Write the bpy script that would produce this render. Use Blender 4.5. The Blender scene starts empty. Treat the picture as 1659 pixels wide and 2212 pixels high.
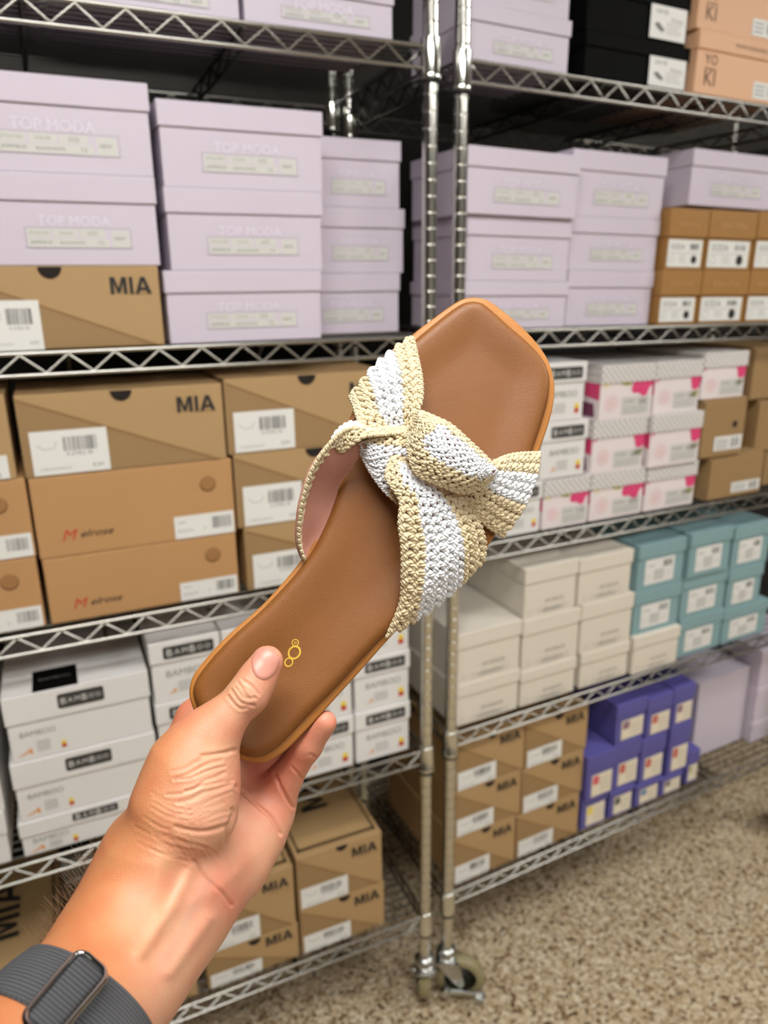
import bpy, bmesh, math, random
import numpy as np
from mathutils import Matrix, Vector
random.seed(7)
rng = np.random.default_rng(7)
SC = bpy.context.scene
COL = SC.collection

# ------------------------------------------------------------------ camera
CAMH = 1.645                      # camera height above the carpet
FP = 1600.0                       # focal length in pixels of the 1659x2212 frame
_f = np.array
_d1 = _f([4590 - 829.5, 570 - 1106.0, FP]); _d2 = _f([890 - 829.5, 6300 - 1106.0, FP])
_X = _d1 / np.linalg.norm(_d1); _Z = -_d2 / np.linalg.norm(_d2)
_Z = _Z - _X * (_X @ _Z); _Z /= np.linalg.norm(_Z); _Y = np.cross(_Z, _X)
RW = np.stack([_X, _Y, _Z])       # camera axes (right, down, forward) -> world
CAM = _f([0.0, 0.0, CAMH])
cam_data = bpy.data.cameras.new('camera'); cam = bpy.data.objects.new('camera', cam_data); COL.objects.link(cam)
cam_data.sensor_fit = 'VERTICAL'; cam_data.sensor_height = 36.0; cam_data.sensor_width = 27.0
cam_data.lens = FP / 2212.0 * 36.0
cam_data.clip_start = 0.02
_m = Matrix.Identity(4)
for i in range(3):
    _m[i][0] = RW[i][0]; _m[i][1] = -RW[i][1]; _m[i][2] = -RW[i][2]; _m[i][3] = CAM[i]
cam.matrix_world = _m
cam_data.dof.use_dof = True; cam_data.dof.focus_distance = 0.385; cam_data.dof.aperture_fstop = 8.5
SC.camera = cam
SC.view_settings.view_transform = 'Standard'; SC.view_settings.look = 'None'
SC.view_settings.gamma = 1.0; SC.view_settings.use_curve_mapping = False
SC.view_settings.exposure = 0.0
SC.cycles.use_denoising = True
SC.cycles.max_bounces = 6
W = bpy.data.worlds.new('world'); SC.world = W; W.use_nodes = True
W.node_tree.nodes['Background'].inputs[0].default_value = (0.8, 0.9, 1.0, 1)
W.node_tree.nodes['Background'].inputs[1].default_value = 0.25
PANEL_POWER = 17.5                # radiance of the ceiling light diffusers
PANELS = [(0.05, 0.08), (2.6, 0.08), (0.05, -1.8), (2.6, -1.8)]

# ------------------------------------------------------------------ helpers
def srgb(r, g, b):
    c = [x / 255.0 for x in (r, g, b)]
    return tuple(((x + 0.055) / 1.055) ** 2.4 if x > 0.04045 else x / 12.92 for x in c) + (1.0,)

def ray(px, py):
    return RW @ _f([(px - 829.5), (py - 1106.0), FP])
def fp(px, py, z):
    """point seen at a pixel at camera depth z (metres)"""
    return CAM + RW @ _f([(px - 829.5) / FP * z, (py - 1106.0) / FP * z, z])

MATS = {}
def mat(name, col, rough=0.6, metal=0.0, bump=None, vary=None, spec=0.5, emit=None, sheen=0.0):
    if name in MATS: return MATS[name]
    m = bpy.data.materials.new(name); m.use_nodes = True; MATS[name] = m
    nt = m.node_tree; b = nt.nodes['Principled BSDF']
    b.inputs['Base Color'].default_value = col; b.inputs['Roughness'].default_value = rough
    b.inputs['Metallic'].default_value = metal; b.inputs['Specular IOR Level'].default_value = spec
    if sheen: b.inputs['Sheen Weight'].default_value = sheen
    if emit:
        b.inputs['Emission Color'].default_value = emit[0]; b.inputs['Emission Strength'].default_value = emit[1]
    if bump or vary:
        tc = nt.nodes.new('ShaderNodeTexCoord')
    if vary:
        n = nt.nodes.new('ShaderNodeTexNoise'); n.inputs['Scale'].default_value = vary[0]; n.inputs['Detail'].default_value = 5
        nt.links.new(tc.outputs['Object'], n.inputs['Vector'])
        mx = nt.nodes.new('ShaderNodeMix'); mx.data_type = 'RGBA'
        mx.inputs[6].default_value = tuple(c * (1 - vary[1]) for c in col[:3]) + (1,)
        mx.inputs[7].default_value = tuple(min(1, c * (1 + vary[1])) for c in col[:3]) + (1,)
        nt.links.new(n.outputs['Fac'], mx.inputs[0]); nt.links.new(mx.outputs[2], b.inputs['Base Color'])
    if bump:
        n = nt.nodes.new('ShaderNodeTexNoise'); n.inputs['Scale'].default_value = bump[0]; n.inputs['Detail'].default_value = 4
        nt.links.new(tc.outputs['Object'], n.inputs['Vector'])
        bp = nt.nodes.new('ShaderNodeBump'); bp.inputs['Strength'].default_value = bump[1]; bp.inputs['Distance'].default_value = 0.001
        nt.links.new(n.outputs['Fac'], bp.inputs['Height']); nt.links.new(bp.outputs['Normal'], b.inputs['Normal'])
    return m

_TX = {}
def text_mesh(s, bold=0.0, shear=0.0):
    k = (s, bold, shear)
    if k not in _TX:
        c = bpy.data.curves.new('t', 'FONT'); c.body = s; c.size = 1; c.shear = shear; c.resolution_u = 3
        c.align_x = 'CENTER'; c.align_y = 'CENTER'
        o = bpy.data.objects.new('t', c); COL.objects.link(o)
        me = o.evaluated_get(bpy.context.evaluated_depsgraph_get()).to_mesh()
        v = np.array([p.co[:2] for p in me.vertices]) if len(me.vertices) else np.zeros((0, 2))
        f = [tuple(p.vertices) for p in me.polygons]
        o.to_mesh_clear(); bpy.data.objects.remove(o); bpy.data.curves.remove(c)
        lo, hi = v.min(0), v.max(0); v = (v - (lo + hi) / 2) / (hi[0] - lo[0])
        _TX[k] = (v, f)
    return _TX[k]

def mia_mesh():
    v = [(0, 0), (.16, 0), (.16, .55), (.30, .05), (.44, .05), (.58, .55), (.58, 0), (.74, 0), (.74, .8), (.53, .8), (.37, .28), (.21, .8), (0, .8),
         (.86, 0), (1.02, 0), (1.02, .8), (.86, .8),
         (1.10, 0), (1.27, 0), (1.33, .17), (1.61, .17), (1.67, 0), (1.85, 0), (1.57, .8), (1.38, .8), (1.375, .30), (1.47, .60), (1.565, .30)]
    f = [(0, 1, 2, 11, 12), (2, 3, 10, 11), (3, 4, 10), (4, 5, 9, 10), (5, 6, 7, 8, 9), (13, 14, 15, 16), (17, 18, 19, 25, 26, 24), (20, 21, 22, 23, 26, 27), (19, 20, 27, 25), (23, 24, 26)]
    v = np.array(v); v = (v - [.925, .4]) / 1.85
    return v, f
_TX[('MIA', .006, 0)] = mia_mesh(); _TX[('MIA', .006, 0.0)] = _TX[('MIA', .006, 0)]

class MB:
    """collects shapes into one mesh"""
    def __init__(s): s.v = []; s.f = []; s.m = []; s.mats = []; s.smooth = []; s.M = None
    def mi(s, m):
        if m not in s.mats: s.mats.append(m)
        return s.mats.index(m)
    def add(s, vs, fs, m, smooth=False):
        n = len(s.v); i = s.mi(m)
        s.v.extend([tuple(map(float, p)) for p in vs])
        for q in fs: s.f.append(tuple(n + a for a in q)); s.m.append(i); s.smooth.append(smooth)
    def box(s, x0, x1, y0, y1, z0, z1, m, bev=0.0):
        bm = bmesh.new(); bmesh.ops.create_cube(bm, size=1)
        for v in bm.verts:
            v.co = Vector((x0 + (v.co.x + .5) * (x1 - x0), y0 + (v.co.y + .5) * (y1 - y0), z0 + (v.co.z + .5) * (z1 - z0)))
        if bev: bmesh.ops.bevel(bm, geom=bm.edges[:], offset=bev, segments=2, affect='EDGES', profile=0.5)
        bm.verts.ensure_lookup_table()
        s.add([v.co for v in bm.verts], [[v.index for v in f.verts] for f in bm.faces], m); bm.free()
    # drawing on the front face (plane y = const, x right, z up, seen from -y)
    def rect(s, x0, x1, z0, z1, y, m): s.add([(x0, y, z0), (x1, y, z0), (x1, y, z1), (x0, y, z1)], [(0, 1, 2, 3)], m)
    def poly(s, pts, y, m): s.add([(a, y, b) for a, b in pts], [tuple(range(len(pts)))], m)
    def rrect(s, x0, x1, z0, z1, y, m, r):
        p = []
        for cx, cz, a0 in ((x1 - r, z0 + r, -90), (x1 - r, z1 - r, 0), (x0 + r, z1 - r, 90), (x0 + r, z0 + r, 180)):
            for k in range(5):
                a = math.radians(a0 + k * 22.5); p.append((cx + r * math.cos(a), cz + r * math.sin(a)))
        s.poly(p, y, m)
    def disc(s, cx, cz, r, y, m, n=18, a0=0, a1=360):
        p = [(cx + r * math.cos(math.radians(a0 + (a1 - a0) * k / n)), cz + r * math.sin(math.radians(a0 + (a1 - a0) * k / n))) for k in range(n + (a1 - a0 < 360))]
        s.poly(p, y, m)
    def ring(s, cx, cz, r, w, y, m, n=20):
        vs = []
        for k in range(n):
            a = 2 * math.pi * k / n
            vs += [(cx + r * math.cos(a), y, cz + r * math.sin(a)), (cx + (r + w) * math.cos(a), y, cz + (r + w) * math.sin(a))]
        s.add(vs, [(2 * k, 2 * k + 1, (2 * k + 3) % (2 * n), (2 * k + 2) % (2 * n)) for k in range(n)], m)
    def text(s, t, cx, cz, width, y, m, bold=0.0, shear=0.0, asp=1.0, plane='xz'):
        v, f = text_mesh(t, bold, shear)
        if plane == 'xz': s.add([(cx + a * width, y, cz + b * width * asp) for a, b in v], f, m)
        else: s.add([(cx + a * width, cz + b * width * asp, y) for a, b in v], f, m)
    def barcode(s, x0, x1, z0, z1, y, m, n=22):
        r = random.Random(int(abs(x0) * 1e4) + n); x = x0; d = (x1 - x0) / n
        for k in range(n):
            w = d * r.choice((.25, .4, .65)); s.rect(x, x + w, z0, z1, y, m); x += d
    def tube(s, a, b, r, m, seg=8, caps=True, r2=None):
        a = Vector(a); b = Vector(b); d = (b - a)
        if d.length < 1e-7: return
        q = d.to_track_quat('Z', 'Y'); r2 = r if r2 is None else r2; vs = []
        for p, rr in ((a, r), (b, r2)):
            for k in range(seg):
                t = 2 * math.pi * k / seg; vs.append(p + q @ Vector((rr * math.cos(t), rr * math.sin(t), 0)))
        fs = [(k, (k + 1) % seg, seg + (k + 1) % seg, seg + k) for k in range(seg)]
        s.add(vs, fs, m, True)
        if caps: s.add(vs[:seg], [tuple(range(seg))[::-1]], m); s.add(vs[seg:], [tuple(range(seg))], m)
    def path(s, pts, r, m, seg=8, closed=False):
        pts = [Vector(p) for p in pts]; n = len(pts); vs = []; up = None
        for i in range(n):
            t = (pts[(i + 1) % n] - pts[i - 1]) if (closed or 0 < i < n - 1) else (pts[1] - pts[0] if i == 0 else pts[-1] - pts[-2])
            t.normalize()
            if up is None: up = t.orthogonal().normalized()
            up = (up - t * up.dot(t)).normalized(); sd = t.cross(up)
            rr = r[i] if hasattr(r, '__len__') else r
            for k in range(seg):
                a = 2 * math.pi * k / seg; vs.append(pts[i] + (up * math.cos(a) + sd * math.sin(a)) * rr)
        fs = []
        for i in range(n if closed else n - 1):
            j = (i + 1) % n
            for k in range(seg): fs.append((i * seg + k, i * seg + (k + 1) % seg, j * seg + (k + 1) % seg, j * seg + k))
        if not closed: fs.append(tuple(range(seg))[::-1]); fs.append(tuple((n - 1) * seg + k for k in range(seg)))
        s.add(vs, fs, m, True)
    def lathe(s, prof, m, seg=20, o=(0, 0, 0), axis='Z', caps=True):
        vs = []; n = len(prof)
        for r, h in prof:
            for k in range(seg):
                t = 2 * math.pi * k / seg; p = (r * math.cos(t), r * math.sin(t), h)
                if axis == 'X': p = (p[2], p[0], p[1])
                if axis == 'Y': p = (p[0], p[2], p[1])
                vs.append((p[0] + o[0], p[1] + o[1], p[2] + o[2]))
        fs = [(i * seg + k, i * seg + (k + 1) % seg, (i + 1) * seg + (k + 1) % seg, (i + 1) * seg + k) for i in range(n - 1) for k in range(seg)]
        s.add(vs, fs, m, True)
        if caps: s.add([vs[k] for k in range(seg)], [tuple(range(seg))], m); s.add([vs[(n - 1) * seg + k] for k in range(seg)], [tuple(range(seg))], m)
    def build(s, name, parent=None, fix=True):
        me = bpy.data.meshes.new(name); me.from_pydata(s.v, [], s.f)
        for m in s.mats: me.materials.append(m)
        me.polygons.foreach_set('material_index', s.m); me.polygons.foreach_set('use_smooth', s.smooth)
        me.update()
        o = bpy.data.objects.new(name, me); COL.objects.link(o)
        if parent is not None: o.parent = parent
        return o

def tag(o, label=None, cat=None, group=None, kind=None):
    if label: o['label'] = label
    if cat: o['category'] = cat
    if group: o['group'] = group
    if kind: o['kind'] = kind
    return o
def empty(name, mtx, label, cat, group=None):
    o = bpy.data.objects.new(name, None); COL.objects.link(o); o.empty_display_size = 0.02
    o.matrix_world = mtx; return tag(o, label, cat, group)
def frame(O, ex, ey, ez):
    m = Matrix.Identity(4)
    for i in range(3): m[i][0] = ex[i]; m[i][1] = ey[i]; m[i][2] = ez[i]; m[i][3] = O[i]
    return m

# ------------------------------------------------------------------ room
def carpet_mat():
    m = bpy.data.materials.new('speckled_carpet'); m.use_nodes = True; nt = m.node_tree; b = nt.nodes['Principled BSDF']
    tc = nt.nodes.new('ShaderNodeTexCoord')
    wn = nt.nodes.new('ShaderNodeTexNoise'); wn.inputs['Scale'].default_value = 60; wn.inputs['Detail'].default_value = 3
    nt.links.new(tc.outputs['Object'], wn.inputs['Vector'])
    mp = nt.nodes.new('ShaderNodeMix'); mp.data_type = 'VECTOR'; mp.inputs[0].default_value = 0.02
    nt.links.new(tc.outputs['Object'], mp.inputs[4]); nt.links.new(wn.outputs['Color'], mp.inputs[5])
    v = nt.nodes.new('ShaderNodeTexVoronoi'); v.inputs['Scale'].default_value = 150
    nt.links.new(mp.outputs[1], v.inputs['Vector'])
    sp = nt.nodes.new('ShaderNodeSeparateColor'); nt.links.new(v.outputs['Color'], sp.inputs[0])
    cr = nt.nodes.new('ShaderNodeValToRGB'); e = cr.color_ramp; e.interpolation = 'LINEAR'
    stops = [(0, (86, 64, 44)), (.14, (140, 112, 82)), (.28, (192, 166, 130)), (.6, (214, 192, 156)), (.8, (232, 214, 182)), (1, (246, 234, 208))]
    e.elements[0].position = 0; e.elements[0].color = srgb(*stops[0][1]); e.elements[1].position = 1; e.elements[1].color = srgb(*stops[-1][1])
    for p, c in stops[1:-1]: x = e.elements.new(p); x.color = srgb(*c)
    nt.links.new(sp.outputs[0], cr.inputs[0]); nt.links.new(cr.outputs[0], b.inputs['Base Color'])
    n2 = nt.nodes.new('ShaderNodeTexNoise'); n2.inputs['Scale'].default_value = 260; n2.inputs['Detail'].default_value = 3
    nt.links.new(tc.outputs['Object'], n2.inputs['Vector'])
    ad = nt.nodes.new('ShaderNodeMath'); ad.operation = 'SUBTRACT'; nt.links.new(n2.outputs['Fac'], ad.inputs[0]); nt.links.new(v.outputs['Distance'], ad.inputs[1])
    bp = nt.nodes.new('ShaderNodeBump'); bp.inputs['Strength'].default_value = 0.9; bp.inputs['Distance'].default_value = 0.006
    nt.links.new(ad.outputs[0], bp.inputs['Height']); nt.links.new(bp.outputs[0], b.inputs['Normal'])
    b.inputs['Roughness'].default_value = 0.95; b.inputs['Specular IOR Level'].default_value = 0.1
    return m

X0, X1, Y0, Y1, ZC = -3.2, 4.2, -3.8, 1.95, 2.75
def wallbox(name, a, m):
    s = MB(); s.box(*a, m); return tag(s.build(name), kind='structure')
wallm = mat('painted_wall', srgb(96, 92, 88), 0.8, bump=(80, 0.15))
wallbox('floor', (X0, X1, Y0, Y1, -0.1, 0), carpet_mat())
wallbox('ceiling', (X0, X1, Y0, Y1, ZC, ZC + .1), mat('ceiling_tile', srgb(150, 150, 148), 0.9, bump=(120, 0.3)))
wallbox('wall_back', (X0, X1, Y1, Y1 + .1, 0, ZC), mat('back_wall_paint', srgb(22, 21, 20), 0.8, bump=(80, 0.15)))
wallbox('wall_front', (X0, X1, Y0 - .1, Y0, 0, ZC), mat('light_wall', srgb(170, 168, 162), 0.8, bump=(80, 0.15)))
wallbox('wall_left', (X0 - .1, X0, Y0, Y1, 0, ZC), wallm)
wallbox('wall_right', (X1, X1 + .1, Y0, Y1, 0, ZC), wallm)
for (nm, a) in (('baseboard_back', (X0, X1, Y1 - .015, Y1, 0, .1)), ('baseboard_front', (X0, X1, Y0, Y0 + .015, 0, .1))):
    wallbox(nm, a, mat('white_trim', srgb(225, 222, 215), 0.5))
diff = mat('light_diffuser', (1, 1, 1, 1), 0.5, emit=((1.0, 0.985, 0.95, 1), PANEL_POWER))
diff2 = mat('dim_light_diffuser', (1, 1, 1, 1), 0.5, emit=((1.0, 0.97, 0.92, 1), PANEL_POWER * .9))
fixm = mat('fixture_white', srgb(230, 230, 230), 0.4)
for i, (x, y) in enumerate(PANELS):
    t = empty('ceiling_light', Matrix.Translation((x, y, ZC)), 'white ceiling light panel, ' + ['left', 'right'][i % 2] + ' one of the ' + ['front', 'rear'][i // 2] + ' row', 'ceiling light', 'ceiling light panels above the aisle')
    s = MB(); w, h = .62, .31
    for a in ((-w, w, -h, -h + .03), (-w, w, h - .03, h), (-w, -w + .03, -h, h), (w - .03, w, -h, h)): s.box(a[0], a[1], a[2], a[3], -.025, -.001, fixm)
    s.build('frame', t)
    s = MB(); s.box(-w + .03, w - .03, -h + .03, h - .03, -.015, -.005, diff if i < 2 else diff2); s.build('diffuser', t)

# ------------------------------------------------------------------ wire racks
chrome = mat('chrome_wire', srgb(176, 174, 168), 0.26, 1.0)
deck_m = mat('shaded_deck_wire', srgb(92, 90, 86), 0.42, 1.0)  # darker, rougher chrome: the shade under the shelves is put into its colour
chrome_post = mat('chrome_post', srgb(222, 222, 216), 0.17, 1.0)
black_pl = mat('black_plastic', srgb(18, 18, 18), 0.5)
steel = mat('zinc_steel', srgb(190, 192, 190), 0.3, 1.0)
rubber = mat('tan_polyurethane', srgb(150, 140, 105), 0.5)
DEPTH = 0.455
A_ORG = CAM * 0
def post_frame(px, py, D):
    r = ray(px, py); return r * D / r[1] + CAM
PA = post_frame(925, 900, 1.2); PB = post_frame(985, 900, 1.2)

class Shelf:
    """a shelf's own frame: origin at the front post beside the gap, x to the right along the front edge"""
    def __init__(s, P, yaw, tilt, z):
        c, sn = math.cos(yaw), math.sin(yaw)
        s.ex = _f([c * math.cos(tilt), sn * math.cos(tilt), math.sin(tilt)]); s.ey = _f([-sn, c, 0.0]); s.ez = np.cross(s.ex, s.ey)
        s.O = _f([P[0], P[1], z]); s.reg = []
    def hit(s, px, py, rec=0.0):
        r = ray(px, py); t = ((s.O - CAM) @ s.ey + rec) / (r @ s.ey); p = CAM + r * t - s.O
        return p @ s.ex, p @ s.ez
    def mtx(s, x, y, z): return frame(s.O + s.ex * x + s.ey * y + s.ez * z, s.ex, s.ey, s.ez)

def zat(P, yaw, px, py):
    n = _f([-math.sin(yaw), math.cos(yaw), 0]); r = ray(px, py); t = ((P - CAM) @ n) / (r @ n); p = CAM + r * t
    return p, (p - P) @ _f([math.cos(yaw), math.sin(yaw), 0])

def make_rack(P, yaw, sgn, rods, label, length=1.19):
    """rods: for each shelf (px,py at the post, px,py further off) of the upper front rod"""
    c, sn = math.cos(yaw), math.sin(yaw); ex = _f([c, sn, 0]); ey = _f([-sn, c, 0])
    root = empty('shelving_rack', frame(_f([P[0], P[1], 0]), ex, ey, _f([0, 0, 1.0])), label, 'shelving rack', 'chrome wire shelving racks')
    shelves = []
    L = sgn * length
    for a in rods:
        p, u0 = zat(P, yaw, a[0], a[1]); q, u1 = zat(P, yaw, a[2], a[3])
        tilt = math.atan2(q[2] - p[2], u1 - u0) if a[4] else 0.0
        z0 = p[2] - u0 * math.tan(tilt)
        sh = Shelf(P, yaw, tilt, z0); shelves.append(sh)
        M = Matrix.Translation((0, 0, z0)) @ Matrix.Rotation(-tilt, 4, 'Y')
        s = MB(); H = .031; r = .0032
        x0, x1 = sorted((0.012 * sgn, L - 0.012 * sgn))
        def truss(a, b, n):
            a = Vector(a); b = Vector(b); dn = Vector((0, 0, -H))
            s.tube(a, b, r, chrome, 8); s.tube(a + dn, b + dn, r, chrome, 8)
            pts = []
            for k in range(2 * n + 1):
                pts.append(a.lerp(b, k / (2 * n)) + (dn * .93 if k % 2 else dn * .07))
            s.path(pts, .0023, chrome, 6)
        nz = 18
        truss((x0, 0, 0), (x1, 0, 0), nz); truss((x0, DEPTH, 0), (x1, DEPTH, 0), nz)
        truss((0, .012, 0), (0, DEPTH - .012, 0), 7); truss((L, .012, 0), (L, DEPTH - .012, 0), 7)
        f = s.build('shelf', root); f.matrix_parent_inverse = Matrix.Identity(4); f.matrix_local = M
        s = MB()
        k = 1
        while k * .0215 < DEPTH - .01:
            s.tube((x0, k * .0215, .0012), (x1, k * .0215, .0012), .0020, deck_m, 6); k += 1
        for fx in (.25, .5, .75):
            xx = x0 + (x1 - x0) * fx
            s.tube((xx, 0, -.004), (xx, DEPTH, -.004), .003, deck_m, 6); s.tube((xx, 0, -H), (xx, DEPTH, -H), .003, deck_m, 6)
            s.path([(xx, DEPTH * j / 12, -.004 - (H - .006) * (j % 2)) for j in range(13)], .002, deck_m, 5)
        s.build('wire_deck', f)
        for (cx, cy) in ((0, 0), (0, DEPTH), (L, 0), (L, DEPTH)):
            s = MB(); s.lathe([(.0150, -.047), (.0170, -.0468), (.0172, -.0462), (.0172, -.045), (.0172, -.040), (.0165, -.039), (.0161, .010), (.0160, .0112), (.0156, .0118), (.0135, .012)], chrome_post, 20, (cx, cy, 0))
            s.lathe([(.0135, -.053), (.0165, -.053), (.0165, -.047), (.0135, -.047)], black_pl, 20, (cx, cy, 0))
            s.build('collar', f)
    return root, shelves

def make_post(root, x, y, top=2.08, bot=.135):
    s = MB(); prof = []; z = bot; R = .0127
    while z < top:
        prof += [(R, z), (R, z + .0008), (R, z + .0228), (R, z + .0234), (R - .0005, z + .0237), (R - .0005, z + .0250)]; z += .0254
    prof.append((R, z)); s.lathe(prof, chrome_post, 24, (x, y, 0)); return s.build('post', root)

def make_caster(root, x, y, yaw, brake):
    M = Matrix.Translation((x, y, 0)) @ Matrix.Rotation(yaw, 4, 'Z')
    s = MB(); s.lathe([(.008, .12), (.019, .122), (.0235, .128), (.0235, .136), (.019, .143), (.0127, .145)], steel, 24)
    s.lathe([(.022, .108), (.0245, .112), (.022, .119), (.012, .121)], steel, 24)
    c = s.build('caster', root); c.matrix_local = M
    ox = .034; wr = .0575
    s = MB(); s.lathe([(wr - .019, -.013), (wr - .003, -.014), (wr, -.009), (wr, .009), (wr - .003, .014), (wr - .019, .013), (wr - .019, -.013)], rubber, 40, (ox, 0, wr), 'Y', False)
    s.build('wheel', c)
    s = MB(); s.lathe([(.004, -.017), (.012, -.016), (.013, -.010), (wr - .018, -.008), (wr - .018, .008), (.013, .010), (.012, .016), (.004, .017)], black_pl, 32, (ox, 0, wr), 'Y')
    s.build('hub', c)
    s = MB()
    for sd in (-1, 1):
        y0 = sd * .021
        pts = [(-.024, .112), (.026, .112), (.034, .098), (ox + .010, wr - .007), (ox - .010, wr - .007), (-.010, .094)]
        vs = [(a, y0 - .0015, b) for a, b in pts] + [(a, y0 + .0015, b) for a, b in pts]; n = len(pts)
        s.add(vs, [tuple(range(n)), tuple(range(n, 2 * n))[::-1]] + [(k, (k + 1) % n, n + (k + 1) % n, n + k) for k in range(n)], steel)
    s.box(-.026, .030, -.021, .021, .108, .112, steel, .001)
    s.tube((ox, -.028, wr), (ox, .028, wr), .006, steel, 12)
    s.build('fork', c)
    if brake:
        s = MB(); s.box(ox - .042, ox + .052, -.036, -.029, wr - .022, wr - .010, steel, .002)
        s.box(ox + .034, ox + .058, -.046, -.020, wr - .030, wr - .018, steel, .003); s.tube((ox - .034, -.044, wr - .012), (ox - .034, -.022, wr - .012), .010, steel, 14)
        b = s.build('brake_lever', c)
    return c

YB = math.radians(2.4)
rackA, SA = make_rack(PA, 0.0, -1, [(925, 100, 0, -5, 0), (925, 727, 0, 765, 0), (925, 1219, 101, 1367, 0), (925, 1619, 300, 1790, 0), (925, 1974, 400, 2185, 0)],
                      'left chrome wire shelving rack stacked with lavender, kraft and white shoeboxes')
rackB, SB = make_rack(PB, YB, 1, [(1021, 131, 1659, 231, 1), (1150, 714, 1659, 700, 1), (1150, 1159, 1659, 1066, 1), (982, 1585, 1555, 1404, 1), (975, 1930, 1659, 1632, 1)],
                      'right chrome wire shelving rack with black, peach, floral, teal and purple shoeboxes')
for root, sg in ((rackA, -1), (rackB, 1)):
    for x in (0, sg * 1.19):
        for y in (0, DEPTH): make_post(root, x, y)
make_caster(rackA, 0, 0, math.radians(62), False); make_caster(rackA, -1.19, 0, 0.4, False)
make_caster(rackA, 0, DEPTH, 1.0, False); make_caster(rackA, -1.19, DEPTH, 2.0, False)
make_caster(rackB, 0, 0, math.radians(-32), True); make_caster(rackB, 1.19, 0, math.radians(20), False)
make_caster(rackB, 0, DEPTH, 1.4, False); make_caster(rackB, 1.19, DEPTH, 2.4, False)

# ------------------------------------------------------------------ shoeboxes
lav = mat('lavender_card', srgb(206, 196, 210), 0.5, bump=(30, .15), vary=(8, .03))
lav_pr = mat('pale_lavender_print', srgb(226, 218, 232), 0.4)
tabm = mat('cream_sticker', srgb(208, 207, 202), 0.5)
tabl = mat('grey_print', srgb(150, 150, 142), 0.6)
kraft = mat('kraft_card', srgb(176, 144, 100), 0.65, bump=(60, .15), vary=(12, .05))
kraft_dk = mat('dark_kraft_card', srgb(154, 124, 84), 0.6, vary=(12, .04))
kraft2 = mat('orange_kraft_card', srgb(186, 142, 94), 0.7, bump=(60, .2), vary=(10, .05))
ink = mat('black_ink', srgb(38, 34, 32), 0.6)
paper = mat('white_sticker', srgb(228, 228, 224), 0.45)
grey_ink = mat('grey_ink', srgb(120, 120, 118), 0.6)
red_ink = mat('red_ink', srgb(196, 62, 44), 0.6)
white_c = mat('white_card', srgb(228, 226, 224), 0.45, bump=(30, .1))
cream_c = mat('warm_white_card', srgb(222, 214, 200), 0.5, bump=(30, .1))
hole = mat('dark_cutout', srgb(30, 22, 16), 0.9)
black_c = mat('black_card', srgb(5, 5, 5), 0.7, bump=(30, .1), spec=.1)
peach = mat('peach_card', srgb(226, 178, 140), 0.55, bump=(30, .1), vary=(8, .03))
tan = mat('tan_card', srgb(160, 116, 60), 0.6, bump=(40, .1), vary=(10, .05))
teal = mat('teal_card', srgb(132, 164, 168), 0.5, bump=(30, .1), vary=(8, .04))
purple = mat('violet_card', srgb(92, 88, 158), 0.5, bump=(30, .1), vary=(8, .04))
pink = mat('pink_print', srgb(220, 70, 120), 0.5)
rose = mat('pale_rose_print', srgb(232, 170, 172), 0.5)
green = mat('olive_print', srgb(160, 160, 50), 0.5)
maroon = mat('maroon_print', srgb(120, 60, 90), 0.5)
orange = mat('orange_print', srgb(226, 150, 80), 0.5)
yellow = mat('yellow_print', srgb(236, 210, 70), 0.5)
blue = mat('blue_print', srgb(50, 110, 170), 0.5)
def weave_mat():
    m = bpy.data.materials.new('grey_lattice_print'); m.use_nodes = True; nt = m.node_tree; b = nt.nodes['Principled BSDF']
    tc = nt.nodes.new('ShaderNodeTexCoord'); sx = nt.nodes.new('ShaderNodeSeparateXYZ'); nt.links.new(tc.outputs['Object'], sx.inputs[0])
    def mth(op, a, bb=None):
        n = nt.nodes.new('ShaderNodeMath'); n.operation = op
        for i, q in enumerate((a, bb)):
            if q is None: continue
            if isinstance(q, (int, float)): n.inputs[i].default_value = q
            else: nt.links.new(q, n.inputs[i])
        return n.outputs[0]
    k = 430
    a = mth('SINE', mth('MULTIPLY', mth('ADD', sx.outputs[0], sx.outputs[2]), k)); c = mth('SINE', mth('MULTIPLY', mth('SUBTRACT', sx.outputs[0], sx.outputs[2]), k))
    p = mth('GREATER_THAN', mth('MAXIMUM', a, c), .86)
    mx = nt.nodes.new('ShaderNodeMix'); mx.data_type = 'RGBA'; mx.inputs[6].default_value = srgb(232, 228, 224); mx.inputs[7].default_value = srgb(130, 125, 124)
    nt.links.new(p, mx.inputs[0]); nt.links.new(mx.outputs[2], b.inputs['Base Color']); b.inputs['Roughness'].default_value = .5
    return m
weave = weave_mat()
E = .0006
def lid_and_body(t, w, h, d, m, lidh, lm=None, ov=.0034):
    s = MB(); s.box(.0018, w - .0018, .002, d - .002, 0, h - .002, m, .0012); s.build('body', t)
    s = MB(); s.box(-.0005, w + .0005, -ov + .002, d + ov - .002, h - lidh, h, lm or m, .0015); l = s.build('lid', t); return l

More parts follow.
